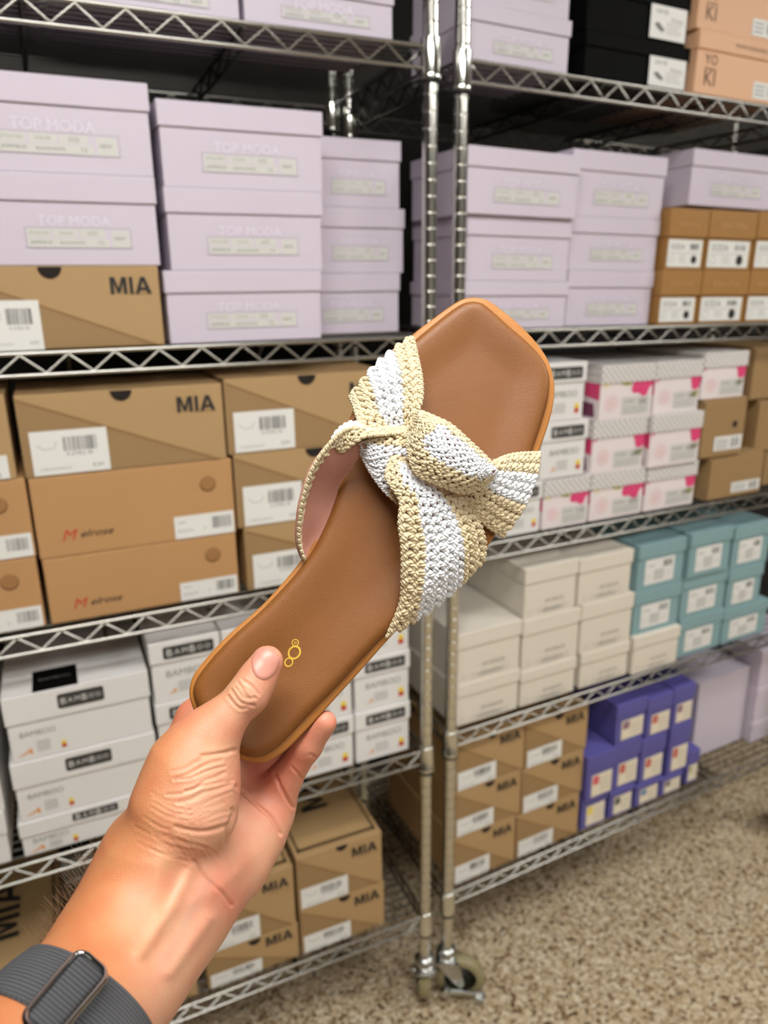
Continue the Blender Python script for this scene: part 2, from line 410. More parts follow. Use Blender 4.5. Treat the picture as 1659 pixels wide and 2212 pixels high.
def k_lav(t, w, h, d, o):
    lid_and_body(t, w, h, d, lav, h * .30)
    s = MB(); a, b, z0, z1 = w * .24, w * .83, h * .19, h * .42
    if o.get('lab'): a, b = w * o['lab'][0], w * o['lab'][1]
    y = .0014; L = b - a
    s.rect(a, b, z0, z1, y, tabl); s.rect(a + .0008, b - .0008, z0 + .0008, z1 - .0008, y - .0002, lav)
    zc = (z0 + z1) / 2; y -= .0004
    s.rect(a + L * .02, a + L * .24, zc + .0007, z1 - .002, y, tabm); s.rect(a + L * .26, a + L * .49, zc + .0007, z1 - .002, y, tabm); s.rect(a + L * .51, a + L * .74, zc + .0007, z1 - .002, y, tabm)
    s.rect(a + L * .02, a + L * .78, z0 + .002, zc - .0007, y, tabm); s.rect(a + L * .81, b - L * .02, z0 + .002, z1 - .003, y, tabm)
    y -= .0002; q = (z1 - zc) * .5
    s.text('STYLE NO', a + L * .13, (zc + z1) / 2 - .0005, L * .18, y, tabl, .01); s.text('COLOR', a + L * .375, (zc + z1) / 2 - .0005, L * .13, y, tabl, .01)
    s.text('SIZE', a + L * .625, (zc + z1) / 2 - .0005, L * .09, y, tabl, .01)
    s.text('JASMINE-02', a + L * .14, (zc + z0) / 2 + .0005, L * .20, y, grey_ink, .01); s.text('BLACK/WHITE', a + L * .43, (zc + z0) / 2 + .0005, L * .23, y, grey_ink, .01)
    s.text('7.5', a + L * .70, (zc + z0) / 2 + .0005, L * .05, y, grey_ink, .01); s.text('NEW', a + L * .885, (z1 + z0) / 2, L * .11, y, grey_ink, .02, .3)
    s.build('size_label', t)
    s = MB(); s.text('TOP MODA', (a + b) / 2 - L * .03, z1 + h * .075, L * .68, .0012, lav_pr, .02); s.build('brand_print', t)

def mia_front(t, w, h, lab, lab_h=.55, big=True):
    s = MB(); y = .0012
    s.poly([(.002, h * .02), (w * .96, h * .02), (.002, h * .93)], y, kraft_dk)  # lower-left half of the front in a darker kraft tone
    s.poly([(w * .97, h * .005), (.002, h * .96), (.002, h * .93), (w * .93, h * .012)], y - .0002, mat('kraft_line', srgb(140, 106, 66), .6))
    s.text('MIA', w * .86, h * (.76 if big else .80), w * (.2 if big else .36) , y - .0004, ink, .006, 0, .95) if big else s.text('MIA', w * .79, h * .78, w * .30, y - .0004, ink, .006, 0, .95)
    s.rect(w * .87 if big else w * .70, w * .955, h * .655, h * .662, y - .0004, kraft_dk)
    s.build('brand_print', t)
    s = MB(); cx = w * (.49 if big else .52); r = .016 if big else .013
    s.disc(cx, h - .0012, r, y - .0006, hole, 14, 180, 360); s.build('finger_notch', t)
    s = MB(); a, b, c0, c1 = lab[0] * w, lab[1] * w, lab[2] * h, lab[3] * h; L = b - a; H = c1 - c0
    s.rect(a, b, c0, c1, .0004, paper); y = 0.0002
    s.barcode(a + L * .42, a + L * .86, c0 + H * .52, c0 + H * .84, y, ink, 24)
    s.text('0 27452 45', a + L * .62, c0 + H * .45, L * .34, y, grey_ink); s.text('LT BROWN SMOOTH', a + L * .28, c0 + H * .13, L * .40, y, grey_ink); s.text('8.5M', a + L * .84, c0 + H * .15, L * .14, y, grey_ink, .01)
    s.path([(a + L * .08, y, c0 + H * .7), (a + L * .16, y, c0 + H * .58), (a + L * .3, y, c0 + H * .6), (a + L * .33, y, c0 + H * .74)], .0004, grey_ink, 4)
    s.build('barcode_label', t)
def k_mia(t, w, h, d, o):
    s = MB(); s.box(0, w, .002, d, 0, h, kraft, .0012); s.build('body', t)
    mia_front(t, w, h, o.get('lab', (.04, .40, .02, .56)))
def k_mias(t, w, h, d, o):
    s = MB(); s.box(0, w, .002, d, 0, h, kraft, .0012); b = s.build('body', t)
    mia_front(t, w, h, (.03, .58, .02, .40), big=False)
    s = MB(); z = h + .0004   # dark frame and letters printed on the top panel
    fr = mat('dark_kraft_frame_print', srgb(92, 72, 44), .6)
    for a in ((.04, .96, .05, .08), (.04, .96, .92, .95), (.04, .07, .05, .95), (.93, .96, .05, .95)):
        x0, x1, y0, y1 = a[0] * w, a[1] * w, a[2] * d, a[3] * d
        s.add([(x0, y0, z), (x1, y0, z), (x1, y1, z), (x0, y1, z)], [(0, 1, 2, 3)], fr)
    v, f = text_mesh('MIA', .006)
    s.add([(w * .45 - b_ * d * .42, d * .60 + a_ * d * .42, z + .0002) for a_, b_ in v], f, ink)
    s.build('top_print', t)
def k_metr(t, w, h, d, o):
    s = MB(); s.box(0, w, .002, d, 0, h, kraft2, .0022); s.build('body', t)
    s = MB(); cx = w * .865; s.disc(cx, h * .70, .0135, .0014, mat('kraft_hole_rim', srgb(120, 84, 48), .8), 18)
    s.disc(cx, h * .715, .012, .0012, mat('kraft_hole_flap', srgb(158, 114, 68), .8), 18); s.build('finger_hole', t)
    s = MB(); s.text('M', w * .155, h * .27, w * .075, .0013, red_ink, 0, .35, .95); s.text('elrose', w * .285, h * .265, w * .16, .0013, ink, 0, .4, .85); s.build('brand_print', t)
    s = MB(); a, b, c0, c1 = w * .67, w * .99, h * .02, h * .32; L = b - a; H = c1 - c0; s.rrect(a, b, c0, c1, .0010, paper, .002)
    s.barcode(a + L * .63, a + L * .95, c0 + H * .3, c0 + H * .82, .0008, ink, 18); s.text('MAYA', a + L * .13, c0 + H * .72, L * .13, .0008, grey_ink, .01); s.text('BLACK PU', a + L * .18, c0 + H * .35, L * .24, .0008, grey_ink); s.text('7', a + L * .5, c0 + H * .35, L * .03, .0008, grey_ink)
    s.build('barcode_label', t)
def plate(s, cx, cz, L, H, y):
    s.rrect(cx - L / 2, cx + L / 2, cz - H / 2, cz + H / 2, y, ink, H * .16)
    for k, ch in enumerate('BAMBOO'):
        x = cx + (k - 2.5) * L * .15
        s.ring(x, cz, H * .27, H * .035, y - .0002, grey_ink, 16); s.text(ch, x, cz, L * .10, y - .0003, paper, .015)
def k_bam(t, w, h, d, o):
    small = w < .19
    l = lid_and_body(t, w, h, d, white_c, h * .34 if small else h * .42)
    s = MB(); y = -.0018
    if small: plate(s, w * .55, h * .82, w * .72, h * .20, y)
    else: plate(s, w * .52, h * .80, w * .32, h * .22, y)
    s.build('brand_plate', t)
    s = MB(); y = .0012
    if small:
        s.text('BAMBOO', w * .52, h * .46, w * .62, y, tabl, .005); q = w * .80; zz = h * .12; ic = w * .3; e = w * .09
    else:
        s.text('BAMBOO', w * .20, h * .40, w * .24, y, tabl, .005); q = w * .345; zz = h * .08; ic = w * .12; e = w * .032
    s.rect(q, q + e, zz + e * .9, zz + e * 1.8, y, yellow); s.rect(q, q + e, zz, zz + e * .9, y, red_ink)
    for k in range(4): s.rect(ic + w * .06, ic + w * (.15 if not small else .3), zz + h * .03 + k * h * .045, zz + h * .042 + k * h * .045, y, tabl)
    s.poly([(ic - w * .08, zz), (ic - w * .03, zz + .004), (ic + w * .02, zz + .012), (ic + w * .03, zz + .002), (ic + w * .01, zz + .001), (ic + w * .005, zz + .006), (ic - w * .03, zz + .001)], y, orange)
    s.build('printed_label', t)
    if o.get('top'):
        s = MB(); z = h + .0006; c = w * .36
        s.box(c - .035, c + .035, .001, .075, h, z, black_c); s.text('BAMBOO', c, .04, .05, z + .0004, grey_ink, plane='xy'); s.build('top_sticker', t)
def k_black(t, w, h, d, o):
    lid_and_body(t, w, h, d, black_c, h * .32)
    s = MB(); a, b, c0, c1 = w * .60, w * .97, h * .06, h * .70; L = b - a; H = c1 - c0; s.rect(a, b, c0, c1, -.0018, paper)
    y = -.0020; s.text('corral', a + L * .3, c0 + H * .84, L * .32, y, grey_ink, .01)
    s.poly([(a + L * .12, c0 + H * .42), (a + L * .22, c0 + H * .5), (a + L * .40, c0 + H * .3), (a + L * .36, c0 + H * .2), (a + L * .22, c0 + H * .28)], y, grey_ink)
    s.text('Florencia', a + L * .74, c0 + H * .62, L * .32, y, grey_ink, .01)
    for k in range(5): s.rect(a + L * .45, a + L * (.9 - .05 * (k % 3)), c0 + H * (.5 - .08 * k), c0 + H * (.515 - .08 * k), y, tabl)
    s.build('picture_label', t)
def k_peach(t, w, h, d, o):
    lid_and_body(t, w, h, d, peach, h * .30)
    s = MB(); y = .0012; bi = mat('brown_ink', srgb(110, 78, 52), .6)
    s.text('YO', w * .15, h * .56, w * .13, y, bi, .02); s.text('KI', w * .15, h * .27, w * .11, y, bi, .02); s.rect(w * .09, w * .21, h * .41, h * .425, y, bi)
    s.text('WWW.YOKISHOES.COM', w * .58, h * .84, w * .42, -.0018, bi, .02); s.build('brand_print', t)
    s = MB(); s.rect(w * .62, w * .95, h * .06, h * .34, .0010, paper); s.barcode(w * .78, w * .93, h * .12, h * .3, .0008, ink, 14)
    for k in range(3): s.rect(w * .64, w * .75, h * (.12 + .07 * k), h * (.14 + .07 * k), .0008, grey_ink)
    s.build('barcode_label', t)
def k_tan(t, w, h, d, o):
    lid_and_body(t, w, h, d, tan, h * .46, ov=.004)
    s = MB(); s.text('SODA STYLE', w * .5, h * .75, w * .56, -.0028, mat('pale_tan_print', srgb(200, 156, 104), .5), .03); s.build('lid_print', t)
    s = MB(); a, b, c0, c1 = w * .04, w * .92, h * .05, h * .50; L = b - a; H = c1 - c0; y = .0010; s.rrect(a, b, c0, c1, y, paper, .003); y -= .0002
    s.text('SODA', a + L * .28, c0 + H * .74, L * .40, y, grey_ink, .03); s.barcode(a + L * .64, a + L * .90, c0 + H * .64, c0 + H * .86, y, ink, 12)
    s.disc(a + L * .78, c0 + H * .28, L * .085, y, ink); s.ring(a + L * .13, c0 + H * .28, L * .06, .0008, y, grey_ink)
    s.rect(a + L * .05, a + L * .95, c0 + H * .50, c0 + H * .515, y, grey_ink)
    for k in range(3): s.rect(a + L * .34, a + L * .54, c0 + H * (.18 + .1 * k), c0 + H * (.2 + .1 * k), y, tabl)
    s.build('size_label', t)
def k_floral(t, w, h, d, o):
    lid_and_body(t, w, h, d, mat('floral_white_card', srgb(230, 220, 220), .5), h * .33, weave)
    s = MB(); y = .0012; zt = h * .67
    def fl(cx, r):
        pts = []
        for k in range(40):
            a = math.pi + math.pi * k / 39; rr = r * (1 + .14 * math.cos(5 * a)); pts.append((min(cx + rr * math.cos(a), w - .003), zt + rr * math.sin(a)))
        s.poly(pts, y, pink)
    if o.get('wide', True):
        fl(w * .78, w * .20); s.poly([(w * .36, zt), (w * .60, zt), (w * .54, zt - h * .06), (w * .44, zt - h * .05)], y, green)
        s.poly([(.004, zt), (w * .22, zt), (w * .1, zt - h * .07)], y, mat('pale_yellow_print', srgb(232, 216, 160), .5))
    else:
        s.poly([(w * .76, zt), (w * .985, zt), (w * .985, zt - h * .2), (w * .92, zt - h * .26), (w * .82, zt - h * .24), (w * .79, zt - h * .1)], y, pink)
        s.poly([(w * .80, zt - h * .30), (w * .97, zt - h * .28), (w * .93, zt - h * .40), (w * .82, zt - h * .38)], y, green)
        s.poly([(.004, zt), (w * .1, zt), (.004, zt - h * .07)], y, pink)
    s.ring(w * .22, h * .30, w * .10, .0012, y, rose); s.ring(w * .22, h * .30, w * .06, .0010, y, rose); s.text('G', w * .22, h * .30, w * .06, y, rose, .03)
    a, b, c0, c1 = w * .42, w * .95, h * .07, h * .40; L = b - a; H = c1 - c0
    s.rect(a, b, c0, c1, y, mat('pale_grey_sticker', srgb(206, 204, 200), .5)); s.text('CLASSIC', a + L * .25, c0 + H * .75, L * .40, y - .0002, grey_ink); s.barcode(a + L * .6, a + L * .9, c0 + H * .55, c0 + H * .85, y - .0002, grey_ink, 10)
    for k in range(3): s.rect(a + L * .06, a + L * .9, c0 + H * (.12 + .14 * k), c0 + H * (.15 + .14 * k), y - .0002, tabl)
    s.build('floral_print', t)
    s = MB()  # print on the left side
    x = .0012; s.add([(x, .004, zt), (x, .05, zt), (x, .05, zt - h * .25), (x, .004, zt - h * .3)], [(0, 1, 2, 3)], pink)
    s.add([(x, .02, h * .3), (x, .08, h * .32), (x, .07, h * .05), (x, .015, h * .05)], [(0, 1, 2, 3)], maroon); s.build('side_print', t)
def k_white(t, w, h, d, o):
    lid_and_body(t, w, h, d, cream_c, h * .30, ov=.003)
    s = MB(); y = .0012
    s.text('DV DOLCE', w * .58, h * .30, w * .34, y, grey_ink, .02)
    for a in (.12, .28, .44, .60, .80): s.ring(w * a, h * .13, w * .03, .0006, y, tabl, 10)
    for k in range(3): s.rect(w * .34, w * .74, h * (.08 + .03 * k), h * (.09 + .03 * k), y, tabl)
    s.build('brand_print', t)
def k_teal(t, w, h, d, o):
    lid_and_body(t, w, h, d, teal, h * .30)
    s = MB(); a, b, c0, c1 = w * .16, w * .78, h * .12, h * .66; L = b - a; H = c1 - c0; y = .0010 if c1 < h * .7 else -.001
    s.rrect(a, b, c0, c1, y, paper, .002); y -= .0002; s.barcode(a + L * .62, a + L * .92, c0 + H * .62, c0 + H * .88, y, ink, 12)
    s.text('SODA', a + L * .2, c0 + H * .74, L * .24, y, grey_ink, .02); s.ring(a + L * .12, c0 + H * .3, L * .07, .0008, y, grey_ink, 12); s.ring(a + L * .82, c0 + H * .3, L * .07, .0008, y, grey_ink, 12)
    for k in range(5): s.rect(a + L * .3, a + L * .66, c0 + H * (.14 + .09 * k), c0 + H * (.17 + .09 * k), y, grey_ink)
    s.build('size_label', t)
def k_purple(t, w, h, d, o):
    lid_and_body(t, w, h, d, purple, h * o.get('lh', .34), ov=.003)
    s = MB(); a, b, c0, c1 = w * .20, w * .92, h * .08, h * o.get('lt', .56); L = b - a; H = c1 - c0; y = .0010
    s.rect(a, b, c0, c1, y, mat('cream_paper', srgb(232, 222, 200), .5)); y -= .0002
    s.rect(a + L * .06, a + L * .36, c0 + H * .55, c0 + H * .92, y, o.get('dot', red_ink)); s.text('FM', a + L * .21, c0 + H * .73, L * .16, y - .0002, paper, .02)
    for k in range(4): s.rect(a + L * .42, a + L * .92, c0 + H * (.2 + .17 * k), c0 + H * (.23 + .17 * k), y, tabl)
    s.build('size_label', t)
def k_kraft(t, w, h, d, o):
    s = MB(); s.box(0, w, .002, d, 0, h, kraft_dk, .0015); s.build('body', t)
    s = MB(); s.box(.002, w * .985, -.004, .0018, h * .02, h * .95, kraft_dk, .0012); s.build('front_flap', t)
    s = MB(); a, b, c0, c1 = w * o.get('la', .45), w * .95, h * .12, h * .36; L = b - a; y = -.0052; s.rect(a, b, c0, c1, y, paper); y -= .0002
    s.barcode(a + L * .6, a + L * .93, c0 + h * .04, c1 - h * .04, y, ink, 12)
    for k in range(3): s.rect(a + L * .06, a + L * .5, c0 + h * (.04 + .06 * k), c0 + h * (.06 + .06 * k), y, grey_ink)
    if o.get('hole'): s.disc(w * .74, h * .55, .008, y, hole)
    s.build('barcode_label', t)
def k_plain(t, w, h, d, o):
    s = MB(); s.box(0, w, 0, d, 0, h, lav, .0015); s.build('body', t)
    s = MB(); s.box(-.001, w + .001, -.001, d + .001, h - .002, h + .001, lav, .001); s.build('lid', t)

KINDS = {
 'lav': (k_lav, .20, 'lavender shoebox', 'lavender shoeboxes with printed size labels'),
 'mia': (k_mia, .20, 'long kraft shoebox', 'long kraft shoeboxes with black lettering'),
 'mias': (k_mias, .33, 'kraft shoebox', 'end-on kraft shoeboxes with black lettering'),
 'metr': (k_metr, .20, 'orange-brown shoebox', 'orange-brown kraft shoeboxes with script print'),
 'bam': (k_bam, .30, 'white black-plated shoebox', 'white shoeboxes with black name plates'),
 'black': (k_black, .30, 'black shoebox', 'black shoeboxes on the top shelf'),
 'peach': (k_peach, .30, 'peach shoebox', 'peach shoeboxes on the top shelf'),
 'tan': (k_tan, .28, 'small tan shoebox', 'small tan shoeboxes with white labels'),
 'floral': (k_floral, .28, 'pink floral shoebox', 'pink floral shoeboxes'),
 'white': (k_white, .30, 'off-white shoebox', 'off-white shoeboxes with grey print'),
 'teal': (k_teal, .30, 'teal shoebox', 'teal shoeboxes'),
 'purple': (k_purple, .28, 'violet shoebox', 'violet shoeboxes'),
 'kraft': (k_kraft, .26, 'brown kraft carton', 'plain brown kraft cartons'),
 'plain': (k_plain, .28, 'large unlabelled lavender box', None),
}
def stack(shelf, where, boxes, rec=.012, gap=.0006):
    """boxes from the bottom up: (kind, x_left_px, y_top_px, x_right_px, y_bottom_px, options); the left or right
    edge may be None with a real width given in options"""
    z = .004; n = len(boxes)
    words = {1: [''], 2: ['lower', 'upper'], 3: ['lowest', 'middle', 'topmost'], 4: ['lowest', 'second lowest', 'second highest', 'topmost']}[n]
    for i, b in enumerate(boxes):
        kind, xl, yt, xr, yb = b[:5]; o = b[5] if len(b) > 5 else {}
        fn, d, desc, grp = KINDS[kind]; r = rec + o.get('rec', 0)
        ym = (yt + yb) / 2
        if xl is not None: u0, zt = shelf.hit(xl, yt, r)
        if xr is not None: u1, zb = shelf.hit(xr, ym if xl is not None else yb, r)
        if xl is None: u0 = u1 - o['w']; _, zt = shelf.hit(xr, yt, r)
        if xr is None: u1 = u0 + o['w']
        u0 += o.get('dx', 0); u1 += o.get('dx', 0)
        dd = o.get('d', d)
        hz = o.get('h') or zt - z
        for (a0, a1, b0, b1, c0, c1) in shelf.reg:
            if min(z + hz, b1) - max(z, b0) > .003 and min(r + dd, c1) - max(r, c0) > .003:
                if u0 < a1 + .004 and u1 > a1: u0 = a1 + .004
                elif u1 > a0 - .004 and u0 < a0: u1 = a0 - .004
        shelf.reg.append((u0, u1, z, z + hz, r, r + dd))
        h = o.get('h') or zt - z
        d = o.get('d', d); w = u1 - u0
        dsc = o.get('desc', desc)
        lab = o['label'] if 'label' in o else (f"{dsc}, {words[i]} of {where}" if n > 1 else f"{dsc} {where}")
        if len(lab.split()) > 16: print('LONG LABEL', lab)
        t = empty('shoebox', shelf.mtx(u0, r, z), lab, 'shoebox', o.get('grp', grp))
        fn(t, w, h, d, o)
        z += h + gap + (.0008 if kind in ('plain', 'mias', 'bam') else 0)

# ---- left rack
S1, S2, S3, S4, S5 = SA
stack(S1, 'standing left of its twin on the left rack top shelf', [('lav', None, -55, 522, 62, dict(w=.262))])
stack(S1, 'beside the posts on the left rack top shelf', [('lav', None, -20, 851, 86, dict(w=.262))])
stack(S1, 'cut by the photo edge on the left rack top shelf', [('lav', None, -75, 150, 15, dict(w=.262))])
stack(S2, 'leftmost stack, left rack second shelf', [('mia', None, 574, 357, 748, dict(w=.295, lab=(.16, .42, .0, .60), label='long kraft shoebox under two lavender boxes on the left rack second shelf')),
      ('lav', None, 384, 350, 572, dict(w=.285, lab=(.36, .86))), ('lav', None, 182, 336, 385, dict(w=.285, lab=(.28, .84)))])
stack(S2, 'middle stack, left rack second shelf', [('lav', 352, 585, 695, 745), ('lav', 352, 403, 697, 583), ('lav', 335, 212, 697, 405)])
stack(S2, 'set-back stack left of the posts, second shelf', [('lav', None, 590, 864, 722, dict(w=.26, lab=(.16, .82))), ('lav', None, 452, 874, 585, dict(w=.26)), ('lav', None, 306, 866, 448, dict(w=.26))], rec=.10)
stack(S3, 'stack at the left photo edge, left rack third shelf', [('metr', None, 1200, 102, 1365, dict(w=.306)), ('metr', None, 1032, 78, 1195, dict(w=.306)), ('mia', None, 850, 36, 1028, dict(w=.295, lab=(.5, .97, .02, .3)))])
stack(S3, 'second stack from left, left rack third shelf', [('metr', 90, 1212, 516, 1285), ('metr', 58, 1036, 507, 1150), ('mia', 28, 856, 485, 985)])
stack(S3, 'stack just left of the sandal, third shelf', [('mia', 527, 1142, None, 1250, dict(w=.295)), ('mia', 500, 984, None, 1130, dict(w=.295)), ('mia', 475, 820, None, 960, dict(w=.295))])
stack(S4, 'long stack at the left photo edge, fourth shelf', [('bam', None, 1745, 36, 1905, dict(w=.27)), ('bam', None, 1590, 12, 1745, dict(w=.27))])
_u5 = S4.hit(885, 1600, .012)[0]
for n_, wh in enumerate(('narrow stack nearest the left post, fourth shelf', 'narrow stack behind the little finger, fourth shelf',
                         'narrow stack hidden behind the fingers, fourth shelf', 'narrow stack behind the sandal heel, fourth shelf')):
    stack(S4, wh, [('bam', None, 1500, 885, 1600, dict(w=.122, h=.117, dx=-.1255 * n_)) for _ in range(3)])
_uR = _u5 - .1255 * 3 - .122 - .006
lw = lambda x, y: _uR - S4.hit(x, y, .012)[0]
stack(S4, 'long stack behind the wrist, left rack fourth shelf', [('bam', 38, 1782, None, 1800, dict(w=lw(38, 1782))), ('bam', 20, 1655, None, 1700, dict(w=lw(20, 1655))), ('bam', 0, 1512, None, 1600, dict(w=lw(0, 1512), top=1))])
stack(S5, 'pair left of the little finger, bottom shelf', [('mias', None, 2068, 433, 2190, dict(w=.172, h=.108)), ('mias', None, 1960, 430, 2080, dict(w=.172, h=.108))])
stack(S5, 'pair below the palm, left rack bottom shelf', [('mias', 444, 2068, 648, 2085), ('mias', 440, 1935, 638, 1990)])
stack(S5, 'pair nearest the left post, bottom shelf', [('mias', 648, 1970, 831, 2010), ('mias', 640, 1858, 826, 1910)])
stack(S5, 'lying at the left photo edge on the bottom shelf', [('mias', None, 2010, 150, 2200, dict(w=.20, h=.15, d=.38))])

# ---- right rack
R1, R2, R3, R4, R5 = SB
stack(R1, 'pair right of the posts, top shelf', [('lav', 1014, 2, 1233, 163), ('lav', 1020, -140, 1238, 20, dict(h=.112))])
stack(R1, 'pair on the right rack top shelf', [('black', 1268, 62, 1489, 190, dict()), ('black', 1274, -60, 1493, 60, dict())])
stack(R1, 'pair at the right photo edge, top shelf', [('peach', 1510, 60, None, 230, dict(w=.27)), ('peach', 1494, -45, None, 100, dict(w=.27, h=.105))], rec=-.004)
stack(R2, 'stack right of the posts, second shelf', [('lav', 1002, 607, 1225, 700), ('lav', 1010, 463, 1232, 607), ('lav', 1010, 312, 1252, 465, dict(rec=-.012))])
stack(R2, 'second stack from the posts, second shelf', [('lav', 1228, 584, 1408, 700), ('lav', 1234, 466, 1422, 580), ('lav', 1240, 320, 1438, 462)], rec=.03)
tw = dict(grp='small tan shoeboxes with white labels')
stack(R2, 'leftmost pair, right rack second shelf', [('tan', 1414, 583, 1510, 698), ('tan', 1424, 446, 1527, 578)])
stack(R2, 'middle pair, right rack second shelf', [('tan', 1518, 584, 1612, 698), ('tan', 1536, 452, 1630, 582)])
stack(R2, 'pair at the right photo edge, second shelf', [('tan', 1620, 584, None, 698, dict(w=.13)), ('tan', 1642, 456, None, 586, dict(w=.13))])
_u0, _z0 = R2.hit(1500, 322, .03); _u1, _z1 = R2.hit(1500, 445, .03)
t = empty('shoebox', R2.mtx(_u0, .03, _z1 + .002), 'lavender shoebox resting on the small tan shoeboxes', 'shoebox', KINDS['lav'][3]); k_lav(t, .262, _z0 - _z1, .2, {})
stack(R3, 'narrow stack right of the toe, right rack third shelf', [('bam', 1082, 1052, 1168, 1172), ('bam', 1172, 915, 1266, 1035), ('bam', 1166, 786, 1264, 905)])
fd = dict
stack(R3, 'leftmost floral stack, third shelf', [('floral', 1176, 1040, 1272, 1140)])
stack(R3, 'second floral stack, third shelf', [('floral', 1280, 1026, 1390, 1110), ('floral', 1284, 912, 1394, 1010, dict(wide=False)), ('floral', 1302, 790, 1412, 895)])
stack(R3, 'third floral stack, right rack third shelf', [('floral', 1400, 1010, 1502, 1090, dict(wide=False)), ('floral', 1404, 899, 1514, 995, dict(wide=False, rec=-.01)), ('floral', 1418, 782, 1514, 880, dict(wide=False))])
stack(R3, 'stack beside the floral boxes', [('kraft', 1534, 990, 1642, 1085, dict(la=.42)), ('kraft', 1522, 864, 1606, 975, dict(la=.3, hole=1)), ('floral', 1522, 760, 1612, 858, dict(wide=False, h=.105, label='pink floral shoebox resting on brown kraft cartons'))])
stack(R3, 'stack at the right photo edge, third shelf', [('kraft', 1652, 975, None, 1070, dict(w=.2)), ('kraft', 1626, 865, None, 960, dict(w=.2, hole=1)), ('kraft', 1630, 750, None, 860, dict(w=.2))], rec=.05)
stack(R4, 'leftmost stack, right rack fourth shelf', [('white', 983, 1484, 1120, 1530), ('white', 987, 1373, 1124, 1450), ])
stack(R4, 'second stack, right rack fourth shelf', [('white', 1124, 1454, 1242, 1496), ('white', 1128, 1343, 1250, 1420), ('white', 1122, 1234, 1246, 1307)])
stack(R4, 'third stack, right rack fourth shelf', [('white', 1256, 1415, 1356, 1472), ('white', 1257, 1308, 1365, 1380), ('white', 1254, 1210, 1364, 1277)])
stack(R4, 'stack beside the white ones, fourth shelf', [('white', 1366, 1381, 1464, 1438, dict(rec=-.01, label='off-white shoebox under two teal shoeboxes, right rack fourth shelf')), ('teal', 1370, 1283, 1467, 1350), ('teal', 1371, 1184, 1478, 1259)])
stack(R4, 'middle stack of teal boxes', [('teal', 1470, 1340, 1557, 1400), ('teal', 1476, 1250, 1566, 1317), ('teal', 1482, 1158, 1578, 1228, dict(rec=-.01))])
stack(R4, 'teal stack at the right photo edge', [('teal', 1564, 1321, 1654, 1375), ('teal', 1571, 1235, None, 1320, dict(w=.14)), ('teal', 1590, 1140, None, 1220, dict(w=.14))])
stack(R5, 'leftmost stack, right rack bottom shelf', [('mias', 979, 1816, 1112, 1857), ('mias', 983, 1716, 1124, 1760), ('mias', 985, 1610, 1132, 1667)])
stack(R5, 'stack beside the violet boxes', [('mias', 1118, 1766, 1248, 1810), ('mias', 1126, 1668, 1258, 1720), ('mias', 1134, 1568, 1268, 1625)])
pd = lambda m, **k: dict(dot=m, **k)
stack(R5, 'first violet stack', [('purple', 1258, 1732, 1309, 1787, pd(yellow, lh=.22, lt=.74)), ('purple', 1262, 1642, 1326, 1724, pd(mat('crimson_print', srgb(216, 40, 70), .5), rec=-.01))])
stack(R5, 'second violet stack', [('purple', 1318, 1714, 1366, 1768, pd(ink, lh=.22, lt=.74)), ('purple', 1330, 1612, 1380, 1707, pd(red_ink)), ('purple', 1332, 1527, 1394, 1602, pd(maroon))])
stack(R5, 'third violet stack', [('purple', 1374, 1700, 1422, 1749, pd(blue, lh=.22, lt=.74)), ('purple', 1384, 1603, 1434, 1688, pd(red_ink)), ('purple', 1400, 1512, 1450, 1591, pd(red_ink))])
stack(R5, 'fourth violet stack', [('purple', 1428, 1684, 1470, 1730, pd(ink, lh=.22, lt=.74)), ('purple', 1438, 1578, 1488, 1668, pd(red_ink)), ('purple', 1452, 1492, 1498, 1566, pd(maroon))])
stack(R5, 'standing at the right end of the violet boxes', [('purple', 1474, 1632, 1508, 1690, pd(green))], rec=.015)
stack(R5, 'right of the violet boxes on the bottom shelf', [('plain', 1512, 1478, 1606, 1624, dict(d=.3))], rec=.09)
stack(R5, 'stack at the right photo edge, bottom shelf', [('lav', 1617, 1568, None, 1625, dict(w=.25)), ('lav', 1622, 1496, None, 1560, dict(w=.25)), ('lav', 1634, 1412, None, 1480, dict(w=.25))], rec=.06)

# ------------------------------------------------------------------ sandal
HZ, TZ = .378, .430                       # camera depth of heel and toe
def cpt(px, py, z): return _f([(px - 829.5) / FP * z, (py - 1106.0) / FP * z, z])
H3 = cpt(490, 1580, HZ); T3 = cpt(1090, 690, TZ); K3 = cpt(573, 1636, HZ)
_u = T3 - H3; _u /= np.linalg.norm(_u); _v = K3 - H3; _v -= _u * (_v @ _u); _v /= np.linalg.norm(_v); _w = np.cross(_u, _v)
if _w[2] > 0: _w = -_w                    # towards the camera
def on_sole(px, py, h=0.0):
    """sandal-frame coordinates (u, v, h) of the pixel at height h above the sole top"""
    r = _f([(px - 829.5) / FP, (py - 1106.0) / FP, 1.0]); o = H3 + _w * h
    p = r * ((o @ _w) / (r @ _w)) - H3
    return _f([p @ _u, p @ _v, h])
SH = frame(CAM + RW @ H3, RW @ _u, RW @ _v, RW @ _w)
if np.dot(np.cross(_u, _v), _w) < 0: print('left handed sandal frame')
sandal = empty('slide_sandal', SH, 'tan leather slide sandal with knotted cream and white crochet straps, held in a hand', 'sandal')

